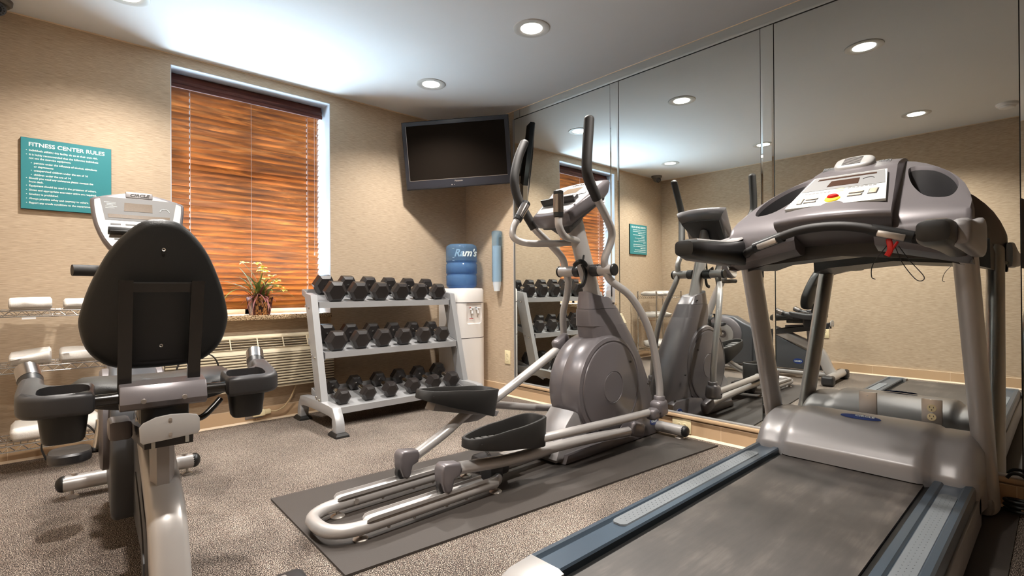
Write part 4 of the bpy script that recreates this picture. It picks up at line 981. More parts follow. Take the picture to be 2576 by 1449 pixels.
# posts
for s_ in (1, -1):
    m = MB(); y = TY+.008+s_*.387; P0, P1 = Vector((-.125, y, .036)), Vector((-.575, y-s_*.024, 1.085))
    m.tube([P0, P0.lerp(P1, .5), P1], .066, 28, flat=(1.0, .52), upv=(1, 0, 0)); po = build(m, 'upright_post', Sv, TM, off, 60)
    m = MB(); m.box((-.13, y-s_*.01, .06), (.17, .06, .10), .02); build(m, 'post_foot', M['pewter_light'], po, off)
    m = MB()
    for dx, dz in ((-.052, 1.035), (.03, 1.05), (.052, 1.07)): m.cyl((-.575+dx, y-s_*.050, dz-.012), (-.575+dx, y-s_*.064, dz-.012), .0085, 12)
    m.cyl((-.60, y-.03-s_*.02, 1.02), (-.630, y-.035-s_*.02, 1.02), .0085, 12)
    build(m, 'post_bolts', M['chrome'], po, off)
# console body: profiles in XZ swept across Y
cprof = [(-.745, 1.128), (-.765, 1.148), (-.762, 1.168), (-.735, 1.186), (-.60, 1.268), (-.43, 1.378), (-.405, 1.392), (-.32, 1.424), (-.24, 1.442), (-.175, 1.438), (-.15, 1.41), (-.17, 1.30), (-.23, 1.16), (-.32, 1.06), (-.50, 1.05), (-.66, 1.085)]
wprof = [(-.700, 1.045), (-.725, 1.060), (-.735, 1.082), (-.715, 1.108), (-.60, 1.200), (-.45, 1.300), (-.41, 1.318), (-.32, 1.352), (-.25, 1.366), (-.19, 1.360), (-.165, 1.335), (-.18, 1.25), (-.235, 1.12), (-.32, 1.02), (-.50, 1.00), (-.64, 1.02)]
eprof = [(-.690, 1.020), (-.710, 1.030), (-.715, 1.055), (-.690, 1.085), (-.60, 1.140), (-.48, 1.215), (-.44, 1.235), (-.37, 1.262), (-.31, 1.272), (-.265, 1.262), (-.245, 1.235), (-.25, 1.17), (-.29, 1.08), (-.36, 1.005), (-.50, .99), (-.62, 1.00)]
def mixp(a, b_, t): return [(p[0]*(1-t)+q_[0]*t, p[1]*(1-t)+q_[1]*t) for p, q_ in zip(a, b_)]
def cat_closed(P_, k):
    n = len(P_); out = []
    for i in range(n):
        a, b_, c, d = (Vector((*P_[(i+j) % n], 0)) for j in (-1, 0, 1, 2))
        for j in range(k):
            t = j/k; q_ = 0.5*((2*b_)+(c-a)*t+(2*a-5*b_+4*c-d)*t*t+(3*b_-a-3*c+d)*t**3); out.append((q_.x, q_.y))
    return out
m = MB(); rings = []
for k in range(13):
    v = -1+2*k/12; bow = .020*(1-v*v); P_ = [(x-(bow if x < -.55 else bow*.3), z+bow*.35) for x, z in cprof]
    rings.append([(x, TY+v*(.142+.045*min(1.2, max(0, (-.38-x)/.36))), z) for x, z in cat_closed(P_, 2)])
m.loft(rings); cc = build(m, 'console_centre', Pw, TM, off, 45)
def surf(x): return 1.275+.6*(x+.5)
XRr = [(.13, -.225), (.18, -.25), (.22, -.285), (.26, -.33), (.30, -.385), (.33, -.44), (.355, -.50), (.374, -.57), (.385, -.63)]
for s_ in (1, -1):
    m = MB(); rings = []
    for y, xr in XRr+[(.392, -.66)]:
        sh = .012 if y == .392 else 0.0; f = (y-.13)/.26; lo = 1.055-.06*f
        P_ = [(-.655, lo-.02), (-.705, lo), (-.722, lo+.035), (-.715, 1.118-sh), (-.700, surf(-.70)-sh)]
        for k in range(1, 5): x = -.70+(xr+.70)*k/5; P_.append((x, surf(x)-sh))
        P_ += [(xr-.012, surf(xr-.012)-.001-sh), (xr+.004, surf(xr)-.010-sh), (xr+.008, surf(xr)-.04), (xr-.02*0+.0, max(lo+.05, surf(xr)-.12)), (xr-.03, lo+.02), (min(xr-.06, -.45-.15*f), lo-.015)]
        rings.append([(x, TY+s_*y, z) for x, z in P_])
    m.loft(rings); wg = build(m, 'console_wing', Pw, TM, off, 50)
    ct_ = MB(); op = cat_closed([(-.31, .168), (-.33, .245), (-.42, .310), (-.52, .340), (-.60, .325), (-.585, .262), (-.51, .215), (-.41, .180)], 4); rg = []
    for z, sc in ((-.085, .70), (-.075, .88), (-.016, .965), (.0, .985), (.03, 1.03), (.2, 1.06)):
        rg.append([Vector((-.46+(x+.46)*sc, TY+s_*(.26+(y-.26)*sc), (surf(x)+z if z > -.05 else 1.195+z*1.0+(x+.46)*.3))) for x, y in op])
    ct_.loft(rg); cut(wg, ct_, off)
    m = MB(); m.loft([[Vector((-.46+(p.x+.46)*.99, (TY+s_*.26)+(p.y-TY-s_*.26)*.99, p.z-(.004 if i_ == 2 else -.002 if i_ < 2 else 0))) for p in rg[i_]] for i_ in (2, 1, 0)], caps=False); m.add([p for p in m.v[-32:]], [tuple(range(32))]); build(m, 'cup_recess_shade', M['darkgrey'], wg, off, 40)  # dark liner added so the recess colour carries its shade
    # arm rest / grip
    m = MB(); y0 = TY+s_*.356
    def ar(x, hy, z0, z1): return [(x, y0+a*hy, (z0+z1)/2+b_*(z1-z0)/2) for a, b_ in [(math.copysign(abs(math.cos(t_))**.55, math.cos(t_)), math.copysign(abs(math.sin(t_))**.55, math.sin(t_))) for t_ in [2*math.pi*j/20 for j in range(20)]]]
    m.loft([ar(-1.168, .024, 1.035, 1.065), ar(-1.165, .036, 1.022, 1.078), ar(-1.12, .043, 1.014, 1.085), ar(-1.07, .043, 1.012, 1.086), ar(-1.0, .036, 1.010, 1.087), ar(-.86, .036, 1.008, 1.090), ar(-.74, .036, 1.002, 1.104), ar(-.68, .036, .998, 1.11), ar(-.62, .030, 1.00, 1.10)])
    ag = build(m, 'hand_rest', M['black'], TM, off, 55)
    m = MB(); m.loft([[(x, y0-s_*.0+a, z_+b_) for a, b_ in ((-.026, -.002), (.026, -.002), (.022, .0035), (-.022, .0035))] for x, z_ in ((-1.11, 1.0845), (-.86, 1.090), (-.77, 1.100), (-.70, 1.118))]); build(m, 'top_trim', M['silver_plastic'], ag, off, 40)
    y0 = TY+s_*.402; m = MB(); m.loft([ar(-1.085, .014, 1.03, 1.07), ar(-1.08, .020, 1.018, 1.082), ar(-1.04, .023, 1.010, 1.091), ar(-.86, .024, 1.004, 1.097), ar(-.76, .024, .998, 1.108), ar(-.68, .022, .996, 1.125), ar(-.62, .012, 1.00, 1.12)]); build(m, 'arm_shell', M['pewter_light'], TM, off, 50)
# sloped front panel parts: frame on the console face
pq = Matrix(((0, .8418, -.5398, 0), (-1, 0, 0, 0), (0, .5398, .8418, 0), (0, 0, 0, 1)))   # local x -> -Y (user right), local y -> up the slope, local z -> outward
fo = Vector((-.598, TY, 1.2845)); pq = T(*fo) @ pq
def sl(name, mt, par, fn, sm=30): m = MB(); fn(m); return build(m, name, mt, par, off, sm)
def trap(m, x0, x1, x2, x3, y0, y1, z0, z1): m.loft([[(x0, y0, z), (x1, y0, z), (x2, y1, z), (x3, y1, z)] for z in (z0, z1)], pq)
fp = sl('face_panel', M['panelwhite'], cc, lambda m: trap(m, -.166, .166, .127, -.127, -.137, .137, -.004, .006))
sl('display_panel', M['panelgrey'], cc, lambda m: trap(m, -.142, .142, .120, -.120, .004, .131, .006, .0075))
sl('display', M['lcddark'], cc, lambda m: trap(m, -.056, .052, .048, -.050, .028, .080, .0075, .0085))
sl('profile_strip', M['lcddark'], cc, lambda m: trap(m, -.105, .100, .097, -.100, .100, .114, .0075, .0085))
def circ(m):
    m.tube([(.080+.018*math.cos(a), .058+.015*math.sin(a), .0082) for a in [R(10+k*16) for k in range(11)]], .0016, 6, M=pq)
    m.tube([(.055+.009*math.cos(a), .014+.006*math.sin(a), .0066) for a in [R(40+k*28) for k in range(9)]], .001, 6, M=pq)
sl('dial_graphic', M['slot'], cc, circ)
def keyrows(m):
    for k in range(7): m.box((-.118+k*.0135, -.018, .0062), (.0105, .009, .001), 0, pq); m.box((.030+k*.0135, -.004, .0062), (.0105, .009, .001), 0, pq)
sl('number_keys', M['panelgrey'], cc, keyrows, 0)
sl('arrow_keys', M['button'], cc, lambda m: (m.lathe([(.0001, .001), (.017, .001), (.019, 0)], 20, pq @ T(-.002, -.002, .006) @ Matrix.Diagonal((1, .35, 1, 1))), m.lathe([(.0001, .001), (.017, .001), (.019, 0)], 20, pq @ T(-.004, -.020, .006) @ Matrix.Diagonal((1, .35, 1, 1)))))
for x, y, w_, h_ in ((-.122, -.085, .014, .042), (-.084, -.072, .038, .010), (-.086, -.096, .038, .010), (.062, -.055, .042, .011), (.061, -.079, .042, .011), (.116, -.060, .024, .040)):
    m = MB(); m.box((x, y, .0065), (w_+.006, h_+.006, .002), .0008, pq); kb = build(m, 'key_bezel', M['slot'], cc, off)
    m = MB(); m.box((x, y, .0085), (w_, h_, .003), .001, pq); build(m, 'key', M['button'], kb, off)
m = MB(); m.lathe([(.0001, .004), (.024, .004), (.027, 0)], 28, pq @ T(-.010, -.088, .006)); sb = build(m, 'stop_surround', M['yellow'], cc, off)
m = MB(); m.lathe([(.0001, .010), (.015, .010), (.020, .005), (.021, 0)], 28, pq @ T(-.010, -.077, .008) @ Matrix.Diagonal((1, .6, 1, 1))); build(m, 'stop_button', M['red'], sb, off)
# fan vent hump on top
m = MB(); q = T(-.372, TY+.012, 1.416) @ Matrix(((0, .8418, -.5398, 0), (-1, 0, 0, 0), (0, .5398, .8418, 0), (0, 0, 0, 1)))
def vr(w_, y0, y1, z, rr=.7): return [(w_*math.copysign(abs(math.cos(a))**rr, math.cos(a)), (y0+y1)/2+(y1-y0)/2*math.copysign(abs(math.sin(a))**rr, math.sin(a)), z) for a in [2*math.pi*j/28 for j in range(28)]]
m.loft([vr(.074, -.040, .072, -.03), vr(.072, -.038, .07, .010), vr(.066, -.032, .062, .018), vr(.055, -.02, .052, .020)], q); fv = build(m, 'fan_vent', M['silver_plastic'], cc, off, 50)
m = MB()
for k in range(6): m.box((-.004, -.020+k*.0125, .0202), (.068, .0048, .003), .0008, q)
build(m, 'vent_slots', M['slot'], fv, off)
m = MB()
for s_ in (-1, 1):
    for k in range(9): m.box((s_*.102+(k-4)*.0048, .030, -.012), (.0022, .030, .006), 0, q)
build(m, 'speaker_ribs', M['panelgrey'], cc, off, 0)
# underside hull seen in the mirror
m = MB(); m.loft([[(-.27+.0*v, TY+v*.36, z0), (-.60, TY+v*.36, z0-.01), (-.60, TY+v*.36, z0+.06), (-.25, TY+v*.36, z1)] for v, z0, z1 in ((-1, .985, 1.12), (-.8, 1.01, 1.16), (0, 1.035, 1.2), (.8, 1.01, 1.16), (1, .985, 1.12))]); build(m, 'console_underside', M['darkgrey'], TM, off, 50)
# handlebar with pulse grips
hb = [(-.62, TY+.33, 1.035), (-.72, TY+.315, 1.046), (-.775, TY+.27, 1.058), (-.80, TY+.20, 1.080), (-.815, TY+.10, 1.112), (-.82, TY, 1.122), (-.815, TY-.10, 1.112), (-.80, TY-.20, 1.080), (-.775, TY-.27, 1.058), (-.72, TY-.315, 1.046), (-.62, TY-.33, 1.035)]
m = MB(); m.tube(hb, .0165, 16, 6); hh = build(m, 'pulse_handlebar', M['foam'], TM, off, 60)
for s_ in (1, -1):
    a, b_ = Vector((-.806, TY+s_*.140, 1.100)), Vector((-.788, TY+s_*.255, 1.066))
    m = MB(); m.cyl(a, b_, .0205, 18, .002); gs = build(m, 'grip_sleeve', M['black'], hh, off)
    d = (b_-a).normalized(); 
    m = MB(); q = d.to_track_quat('X', 'Z').to_matrix().to_4x4(); q.translation = (a+b_)/2; m.box((0, 0, 0), (.082, .030, .022), .003, q @ T(0, 0, 0) if True else q); 
    mm = MB(); mm.v = []; c = (a+b_)/2+Vector((-.010, 0, -.008)); q.translation = c; mm.box((0, 0, 0), (.080, .026, .022), .004, q); build(mm, 'pulse_plate', M['steel'], hh, off)
# safety clip and cord
m = MB(); m.tube([(-.80, TY-.19, 1.065), (-.803, TY-.195, 1.03), (-.80, TY-.185, 1.008)], .0055, 8, 3, flat=(1.6, .7)); m.tube([(-.80, TY-.215, 1.055), (-.80, TY-.20, 1.03), (-.80, TY-.187, 1.008)], .0045, 8, 3); sc_ = build(m, 'safety_clip', M['red'], hh, off)
m = MB(); m.tube([(-.80, TY-.19, 1.05), (-.77, TY-.14, .985), (-.75, TY-.13, .94), (-.745, TY-.14, .93)], .0015, 6, 5); m.tube([(-.79, TY-.215, 1.04), (-.76, TY-.24, .99), (-.745, TY-.275, .935), (-.74, TY-.255, .925), (-.75, TY-.22, .98), (-.79, TY-.205, 1.04)], .0015, 6, 5)
build(m, 'safety_cord', M['redcord'], sc_, off)
# coiled power cord
t = thing('coiled_cable', 'coiled black power cord on the floor between treadmill and mirror wall', 'power cord', (-.07, -3.66, .0)); off = (-.07, -3.66, .0)
m = MB(); P_ = []
for k in range(40):
    a = k*.42; P_.append((-.075+.035*math.cos(a), -3.665+.045*math.sin(a), .015+.0012*k))
P_ += [(-.05, -3.68, .08), (-.04, -3.69, .12), (-.035, -3.67, .15), (-.033, -3.64, .15), (-.033, -3.625, .13)]
m.tube(P_, .0065, 8, 3); build(m, 'cable', M['redcord'], t, off, 60)

# ------------------------------------------------------------------ recumbent bike
BB = Vector((-2.600, -.85, 0)); BK = thing('recumbent_bike', 'recumbent exercise bike with a black seat back at the left of the photo', 'exercise bike', BB, (0, 0, R(-2.62)))
def L(x, y, z): return (x, y, z)     # local: y runs back towards the camera (negative), x to the right
off = (0, 0, 0)
Sv, Sl = M['silver'], M['slate']
m = MB(); m.tube([(-.245, .01, .062), (-.055, .01, .062)], .034, 18, flat=(1, 1.05)); m.tube([(.055, .01, .062), (.245, .01, .062)], .034, 18); m.cyl((-.06, .01, .062), (.06, .01, .062), .037, 18); fs_ = build(m, 'front_stabilizer', Sv, BK)
for s_ in (-1, 1):
    m = MB(); m.sphere((s_*.245, .01, .062), .035, 16, (.8, 1, 1)); build(m, 'end_cap', M['black'], fs_)
    m = MB(); m.lathe([(.024, 0), (.024, .004), (.014, .010), (.006, .012), (.006, .03)], 18, T(s_*.215, .01, 0), caps=True); build(m, 'levelling_foot', M['steel'], fs_)
    m = MB(); m.cyl((s_*.205, .01, .092), (s_*.205, .01, .104), .013, 12); build(m, 'adjuster_nut', M['steel'], fs_)
m = MB(); m.tube([(-.27, -1.445, .062), (.27, -1.445, .062)], .036, 18, flat=(1, 1.2)); rs_ = build(m, 'rear_stabilizer', Sv, BK)
for s_ in (-1, 1):
    m = MB(); m.box((s_*.272, -1.445, .048), (.11, .10, .088), .022, seg=3); build(m, 'wheel_cover', M['darkgrey'], rs_)
m = MB(); m.tube([(0, .0, .062), (0, -1.37, .062)], .026, 14); build(m, 'base_tube', Sv, BK)
# swoop frame
m = MB(); sw = catmull([(0, -.90, .475), (0, -1.10, .392), (0, -1.22, .338), (0, -1.305, .285), (0, -1.352, .20), (0, -1.385, .12), (0, -1.42, .070)], 5); rings = []
for i, p in enumerate(sw):
    t_ = (sw[min(i+1, len(sw)-1)]-sw[max(i-1, 0)]).normalized(); n_ = Vector((0, t_.z, -t_.y)); n_ = n_ if n_.y < 0 or n_.z > 0 else -n_
    hw = .043+.004*min(1, i/len(sw)); th = .045; ring = []
    for a in range(16):
        an = 2*math.pi*a/16; ca, sa = math.cos(an), math.sin(an)
        ring.append(p+Vector((math.copysign(abs(ca)**.55, ca)*hw, 0, 0))+n_*(math.copysign(abs(sa)**.55, sa)*th))
    rings.append([q_+Vector((.006*i/len(sw), 0, 0)) for q_ in ring])
m.loft(rings); swp = build(m, 'rear_frame', Sv, BK, smooth=50)
m = MB(); m.prism([(-1.02, .35), (-1.18, .30), (-1.26, .26), (-1.318, .19), (-1.325, .09), (-1.27, .09), (-1.26, .17), (-1.2, .23), (-1.02, .29)], -.050, -.0465, MYZ); m.cyl((-.0505, -1.30, .13), (-.0525, -1.30, .13), .019, 18); build(m, 'frame_side_trim', M['darkgrey'], swp)
# post under the rail
m = MB(); m.loft([[(.030*math.cos(R(60*k)), -1.225+.030*math.sin(R(60*k)), .515) for k in range(6)], [(.028*math.cos(R(60*k)), -1.235+.028*math.sin(R(60*k)), .345) for k in range(6)]]); build(m, 'rail_post', M['pewter_light'], BK, smooth=15)
# seat rail with end plate
m = MB(); hw = .052
def rr2(y, z0, z1, hw): return [(-hw, y, z0), (hw, y, z0), (hw, y, z1-.01), (hw*.6, y, z1), (-hw*.6, y, z1), (-hw, y, z1-.01)]
m.loft([rr2(-.72, .400, .455, hw), rr2(-1.40, .508, .568, hw)]); build(m, 'seat_rail', M['darkgrey'], BK, smooth=20)
m = MB(); pl = [(-.062, .533), (-.056, .526), (.058, .534), (.064, .541), (.064, .573), (.058, .583), (.035, .589), (.0, .592), (-.03, .589), (-.056, .578), (-.064, .568)]
m.prism(pl, 1.415, 1.421, MXZ, .002); ep = build(m, 'rail_end_plate', M['silver_plastic'], BK, smooth=30)
m = MB(); m.cyl((0, -1.421, .580), (0, -1.4235, .580), .004, 12); m.cyl((0, -1.421, .543), (0, -1.4235, .543), .004, 12); build(m, 'plate_screws', M['steel'], ep)
m = MB(); m.b6(-.038, -.030, -1.405, -1.395, .508, .524); m.b6(.034, .042, -1.405, -1.395, .512, .528); build(m, 'stop_screws', M['panelwhite'], ep)
# body shroud
bpA = [(-.16, .095), (-.115, .22), (-.12, .42), (-.20, .56), (-.36, .615), (-.50, .60), (-.60, .54), (-.68, .505), (-.70, .47), (-.70, .12), (-.68, .095)]
bpB = [(-.60, .50), (-.92, .425), (-1.08, .345), (-1.235, .27), (-1.235, .115), (-1.2, .095), (-.60, .095)]
m = MB(); m.prism(bpA, -.100, .052, MYZ, .018, 3); m.prism(bpB, -.036, .034, MYZ, .010, 2); bs_ = build(m, 'body_shroud', Sl, BK, smooth=40)
m = MB(); m.prism([(-.98, .52), (-1.08, .53), (-1.15, .535), (-1.155, .485), (-1.10, .475), (-.98, .468)], -.116, -.062, MYZ, .01, 2); build(m, 'latch_housing', M['pewter'], BK, smooth=35)
for s_ in (1, -1):
    m = MB(); q = T(-.024+s_*.076, -.40, .405) @ Ry(90*s_); m.lathe([(.195, -.01), (.195, .018), (.185, .026), (.120, .030), (.116, .026), (.065, .024), (.03, .026), (.0001, .026)], 40, q); dc = build(m, 'wheel_disc', M['pewter'], bs_, smooth=40)
    m = MB(); m.lathe([(.114, .0262), (.112, .0285), (.045, .0275), (.040, .0255)], 36, q); build(m, 'disc_ring', M['silver_plastic'], dc)
m = MB(); q = T(.0345, -1.13, .175) @ Ry(90) @ Rz(90) @ Matrix.Diagonal((1, .6, 1, 1)); m.lathe([(.0001, .0015), (.043, .0015), (.045, 0)], 30, q); bl = build(m, 'logo_badge', M['blue'], bs_)
m = MB(); m.text('CIRCLE', .020, T(.0364, -1.13, .169) @ MYZ, .0003, bold=.0006); build(m, 'badge_lettering', M['letter'], bs_, smooth=0)
# cranks and pedals
CR = Vector((0, -.40, .405))
m = MB(); m.cyl((-.125, CR.y, CR.z), (.125, CR.y, CR.z), .016, 14); build(m, 'crank_axle', M['steel'], BK)
for s_, dy, dz in ((-1, -.02, -.115), (1, .02, .115)):
    m = MB(); x = s_*.128; m.tube([(x, CR.y, CR.z), (x+s_*.004, CR.y+dy*.5, CR.z+dz*.5), (x+s_*.012, CR.y+dy, CR.z+dz)], .012, 12, 4, flat=(1.3, .8)); cr = build(m, 'crank_arm', M['chrome'], BK)
    px, py, pz = x+s_*.085, CR.y+dy, CR.z+dz
    m = MB(); ring = []
    m.cyl((x, py, pz), (px, py, pz), .007, 10)
    def pr3(k, z, f=0.0):
        out = []
        for j in range(24):
            a = 2*math.pi*j/24; ca, sa = math.cos(a), math.sin(a)
            out.append((px+.066*k*math.copysign(abs(ca)**.7, ca), py+.02+.125*k*math.copysign(abs(sa)**.8, sa), pz+z-.10*(.115*k*sa)))
        return out
    m.loft([pr3(.80, -.028), pr3(.98, -.020), pr3(1.0, .006), pr3(.93, .014), pr3(.82, .012)]); pd = build(m, 'pedal', M['darkgrey'], BK, smooth=50)
    m = MB(); m.tube([(px-.068, py+.03, pz-.01), (px-.080, py+.03, pz+.045), (px-.052, py+.03, pz+.095), (px, py+.03, pz+.108), (px+.052, py+.03, pz+.095), (px+.078, py+.03, pz+.045), (px+.066, py+.03, pz-.01)], .010, 10, 5, flat=(.3, 1.7), upv=(0, 0, 1)); build(m, 'pedal_strap', M['rubber'], pd)
# seat carriage
m = MB(); m.box((0, -1.16, .575), (.115, .26, .05), .006); m.box((.0, -1.275, .585), (.11, .06, .075), .006); build(m, 'seat_carriage', M['blackmetal'], BK)
m = MB(); m.tube([(.058, -1.23, .535), (.095, -1.23, .533), (.125, -1.215, .553), (.150, -1.20, .575)], .009, 12, 4); m.cyl((.052, -1.23, .535), (.066, -1.23, .535), .012, 12); build(m, 'adjustment_lever', M['blackmetal'], BK)
# seat cushion
m = MB()
def seatring(k, z, fz=0.0):
    out = []; n = 40
    for j in range(n):
        a = 2*math.pi*j/n; ca, sa = math.cos(a), math.sin(a)
        hx = .205*(1-.22*max(0, sa))            # narrower at the front
        out.append((k*hx*math.copysign(abs(ca)**.72, ca), -1.06+k*.185*math.copysign(abs(sa)**.72, sa), z+.012*ca*ca-.01*max(0, sa)))
    return out
m.loft([seatring(.82, .575), seatring(.97, .585), seatring(1.0, .605), seatring(.97, .628), seatring(.88, .642), seatring(.6, .640), seatring(.2, .636)]); build(m, 'seat_cushion', M['vinyl'], BK, smooth=60)
# cross handle
zc = .628; yc = -1.315
m = MB(); m.prism([(-1.352, .598), (-1.358, .612), (-1.35, .640), (-1.338, .655), (-1.285, .662), (-1.275, .65), (-1.275, .60), (-1.285, .594), (-1.34, .592)], -.098, .096, T(.0, .03, .0) @ MYZ, .003); ch = build(m, 'clamp_block', M['pewter'], BK, smooth=30)
m = MB()
for x in (-.048, .042): m.cyl((x, -1.326, .617), (x, -1.3315, .616), .0062, 14)
build(m, 'clamp_screws', M['steel'], ch)
m = MB(); m.tube([(-.22, -1.285, .624), (.22, -1.285, .624)], .0155, 18); build(m, 'cross_tube', M['blackmetal'], BK)
for s_ in (-1, 1):
    m = MB()
    # broad D-shaped body around the cup recess, curling forward into the grip
    ol = cat_closed([(.148, -1.212), (.148, -1.27), (.150, -1.325), (.20, -1.332), (.252, -1.326), (.286, -1.296), (.296, -1.25), (.297, -1.19), (.295, -1.13), (.272, -1.125), (.250, -1.135), (.244, -1.185), (.222, -1.208), (.19, -1.212)], 3)
    m = MB(); bm = bmesh.new(); vs_ = [bm.verts.new((s_*x, y, .598+max(0, (y+1.28))*.16)) for x, y in ol]; f_ = bm.faces.new(vs_ if s_ > 0 else vs_[::-1])
    e_ = bmesh.ops.extrude_face_region(bm, geom=[f_])
    top_v = [g for g in e_['geom'] if isinstance(g, bmesh.types.BMVert)]
    for v_ in top_v: v_.co.z += .056
    bmesh.ops.recalc_face_normals(bm, faces=bm.faces[:])
    tz = set(v_ for v_ in top_v); ed = [x for x in bm.edges if (x.verts[0] in tz) == (x.verts[1] in tz)]
    bmesh.ops.bevel(bm, geom=ed, offset=.013, segments=4, affect='EDGES', profile=0.5); m.bm(bm)
    path = [(s_*.269, -1.16, .634), (s_*.272, -1.12, .643), (s_*.274, -1.10, .647), (s_*.275, -1.085, .650)]
    n = 28
    def cr_(k, z): return [(s_*.206+.052*k*math.copysign(abs(math.cos(a))**.62, math.cos(a)), -1.268+.045*k*math.copysign(abs(math.sin(a))**.62, math.sin(a)), z) for a in [2*math.pi*j/n for j in range(n)]]
    m2 = MB(); m2.tube(path, [.028, .027, .026, .025], 18, 3)
    hd = build(m, 'side_handle', M['darkgrey'], BK, smooth=50); c_ = MB(); c_.loft([cr_(.80, .56), cr_(.96, .64), cr_(1.03, .70)]); cut(hd, c_)
    build(m2, 'handle_neck', M['darkgrey'], hd, smooth=60)
    m = MB(); m.loft([cr_(.72, .530), cr_(.80, .537), cr_(.94, .60), cr_(.955, .625), cr_(.90, .626), cr_(.80, .60), cr_(.72, .545)]); build(m, 'cup_holder', M['black'], hd, smooth=50)
    a, b_ = Vector(path[-1]), Vector((s_*.290, -1.005, .688))
    m = MB(); m.tube([a, a.lerp(b_, .25)], [.024, .0265], 20); m.cyl(a.lerp(b_, .2), b_, .0265, 22, .005); build(m, 'grip_base', M['black'], hd)
    m = MB(); m.cyl(a.lerp(b_, .30), a.lerp(b_, .93), .0272, 22, .0); build(m, 'pulse_plate', M['gripsteel'], hd)
# backrest bars
for x in (-.0855, .0705):
    m = MB(); m.loft([[(x-.015, y-.010, z), (x+.015, y-.010, z), (x+.015, y+.010, z), (x-.015, y+.010, z)] for y, z in ((-1.262, .625), (-1.275, .70), (-1.352, .93))]); br = build(m, 'backrest_bar', M['blackmetal'], BK, smooth=20)
    m = MB()
    for y, z in ((-1.292, .76), (-1.338, .90)): m.sphere((x, y-.008, z), .0042, 10)
    build(m, 'bar_bolts', M['chrome'], br)
m = MB(); m.loft([[(x, -1.338, .900), (x, -1.348, .923), (x, -1.341, .926), (x, -1.331, .903)] for x in (-.072, .057)]); build(m, 'cross_plate', M['blackmetal'], BK, smooth=20)
# backrest
BS = [(.0, .000), (.075, .003), (.122, .022), (.156, .065), (.170, .125), (.167, .165), (.149, .235), (.119, .31), (.093, .355), (.062, .392), (.034, .412), (.0, .418)]
half = [(p.x, p.y) for p in catmull([(a, b_, 0) for a, b_ in BS], 3)]
half = [(a, .01*0+b_) for a, b_ in half]; outl = half+[(-a, b_) for a, b_ in half[::-1][1:-1]]
ang = R(15.5); cyv = .195
def bring(k, d, kz=None):
    kz = kz or k; out = []
    for a, b_ in outl:
        h_ = cyv+(b_-cyv)*kz; x = a*k; curve = .035*((h_-.08)/.39)**2
        out.append((x-.008, -1.228-h_*math.sin(ang)+d+curve*0-.012*(x/.17)**2*0+.02*(abs(x)/.17)**2, .690+h_*math.cos(ang)))
    return out
m = MB(); m.loft([bring(.90, -.012), bring(.97, -.008), bring(1.0, .004), bring(1.0, .030), bring(.96, .048), bring(.85, .060), bring(.6, .068), bring(.2, .070)]); bk = build(m, 'backrest', M['vinyl'], BK, smooth=60)
m = MB()
for x, h_ in ((0, .335), (0, .065)):
    m.lathe([(.0022, 0), (.0042, .0012), (.0045, 0)], 14, T(x-.004, -1.228-h_*math.sin(ang)-.0125, .690+h_*math.cos(ang)) @ Rx(90))
build(m, 'eyelets', M['steel'], bk)
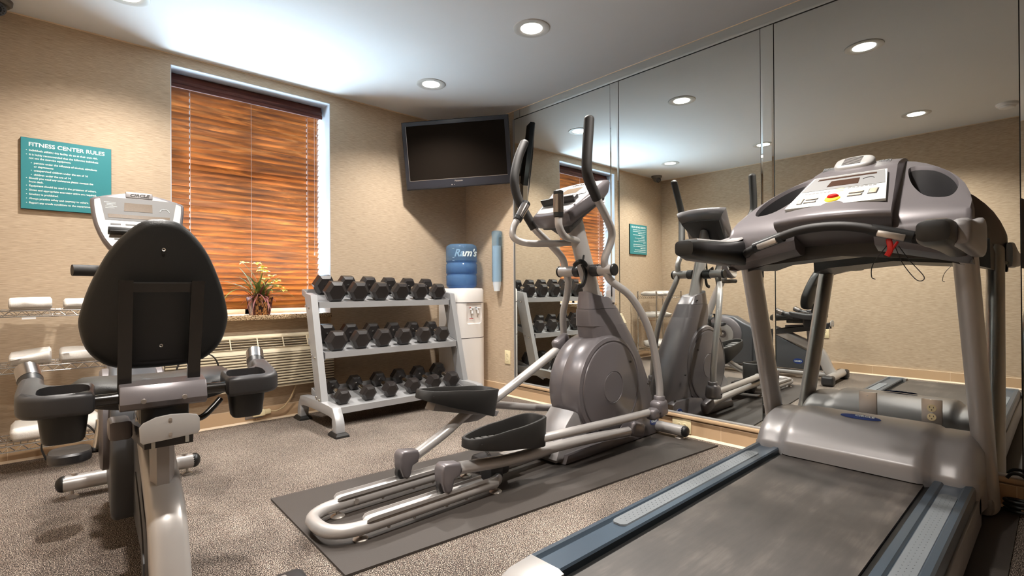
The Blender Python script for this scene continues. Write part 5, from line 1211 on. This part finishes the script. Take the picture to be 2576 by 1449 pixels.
# console mast and console
m = MB(); m.tube([(0, -.17, .52), (0, -.30, .85), (0, -.40, 1.06)], .034, 16, 3, flat=(1.15, .8), upv=(0, 1, 0)); build(m, 'console_mast', M['silver'], BK, smooth=50)
m = MB(); m.tube([(-.205, -.432, .984), (-.175, -.425, .984), (-.12, -.42, .983), (0, -.41, .98), (.12, -.42, .983), (.175, -.425, .984), (.205, -.432, .984)], .0215, 16, 5); build(m, 'front_handlebar', M['foam'], BK, smooth=60)
CA = R(17); qk = T(.0, -.455, 1.155) @ Matrix(((1, 0, 0, 0), (0, math.sin(CA), -math.cos(CA), 0), (0, math.cos(CA), math.sin(CA), 0), (0, 0, 0, 1)))
co_ = [(.0, -.150), (.045, -.140), (.085, -.108), (.118, -.06), (.140, .0), (.150, .06), (.153, .105), (.145, .117), (.09, .135), (.045, .145), (.0, .148)]
hc = [(p.x, p.y) for p in catmull([(a, b_, 0) for a, b_ in co_], 2)]; oc = hc+[(-a, b_) for a, b_ in hc[::-1][1:-1]]
def kr(k, z, kk=0.0): return [(a*k, b_*k+kk, z) for a, b_ in oc]
m = MB(); m.loft([kr(.55, -.075), kr(.85, -.06), kr(.97, -.035), kr(1.0, -.008), kr(.985, .004), kr(.93, .010)], qk); kn = build(m, 'console', M['pewter'], BK, smooth=50)
m = MB(); m.loft([kr(.925, .0095), kr(.915, .0125)], qk); build(m, 'face_panel', M['silver_plastic'], kn, smooth=30)
def kt(m, x0, x1, x2, x3, y0, y1, z0, z1): m.loft([[(x0, y0, z), (x1, y0, z), (x2, y1, z), (x3, y1, z)] for z in (z0, z1)], qk)
m = MB(); kt(m, -.108, .108, .124, -.124, .022, .118, .0125, .0137); build(m, 'display_panel', M['panelgrey'], kn, smooth=0)
m = MB(); kt(m, -.050, .042, .042, -.048, .063, .098, .0137, .0145); kt(m, -.098, .098, .10, -.10, .032, .047, .0137, .0145); build(m, 'display', M['lcd'], kn, smooth=0)
m = MB(); m.tube([(.083+.016*math.cos(a), .068+.014*math.sin(a), .0142) for a in [R(10+k*16) for k in range(11)]], .0012, 6, M=qk)
for k in range(5): m.box((-.093+(k % 2)*.004, .096-k*.006, .0139), (.036-(k % 3)*.008, .0012, .0004), 0, qk)
build(m, 'dial_graphic', M['letter'], kn)
m = MB(); 
for x in (-.076, -.03, .03, .076): m.box((x, .006, .0128), (.032, .007, .0015), .0005, qk); m.box((x*.9, -.056, .0128), (.026, .005, .0015), .0005, qk)
build(m, 'keys', M['panelgrey'], kn)
m = MB(); m.box((0, -.022, .022), (.20, .020, .020), .003, qk); m.box((0, -.036, .030), (.19, .006, .034), .002, qk); build(m, 'reading_rack', M['black'], kn)
m = MB(); m.box((0, .134, .006), (.088, .026, .020), .003, qk); nb_ = build(m, 'name_plate', M['pewter_light'], kn)
m = MB(); m.text('CIRCLE', .0165, qk @ T(0, .1275, .0162), .0006, shear=.3, bold=.0006, xs=1.15); build(m, 'logo', M['slot'], nb_, smooth=0)
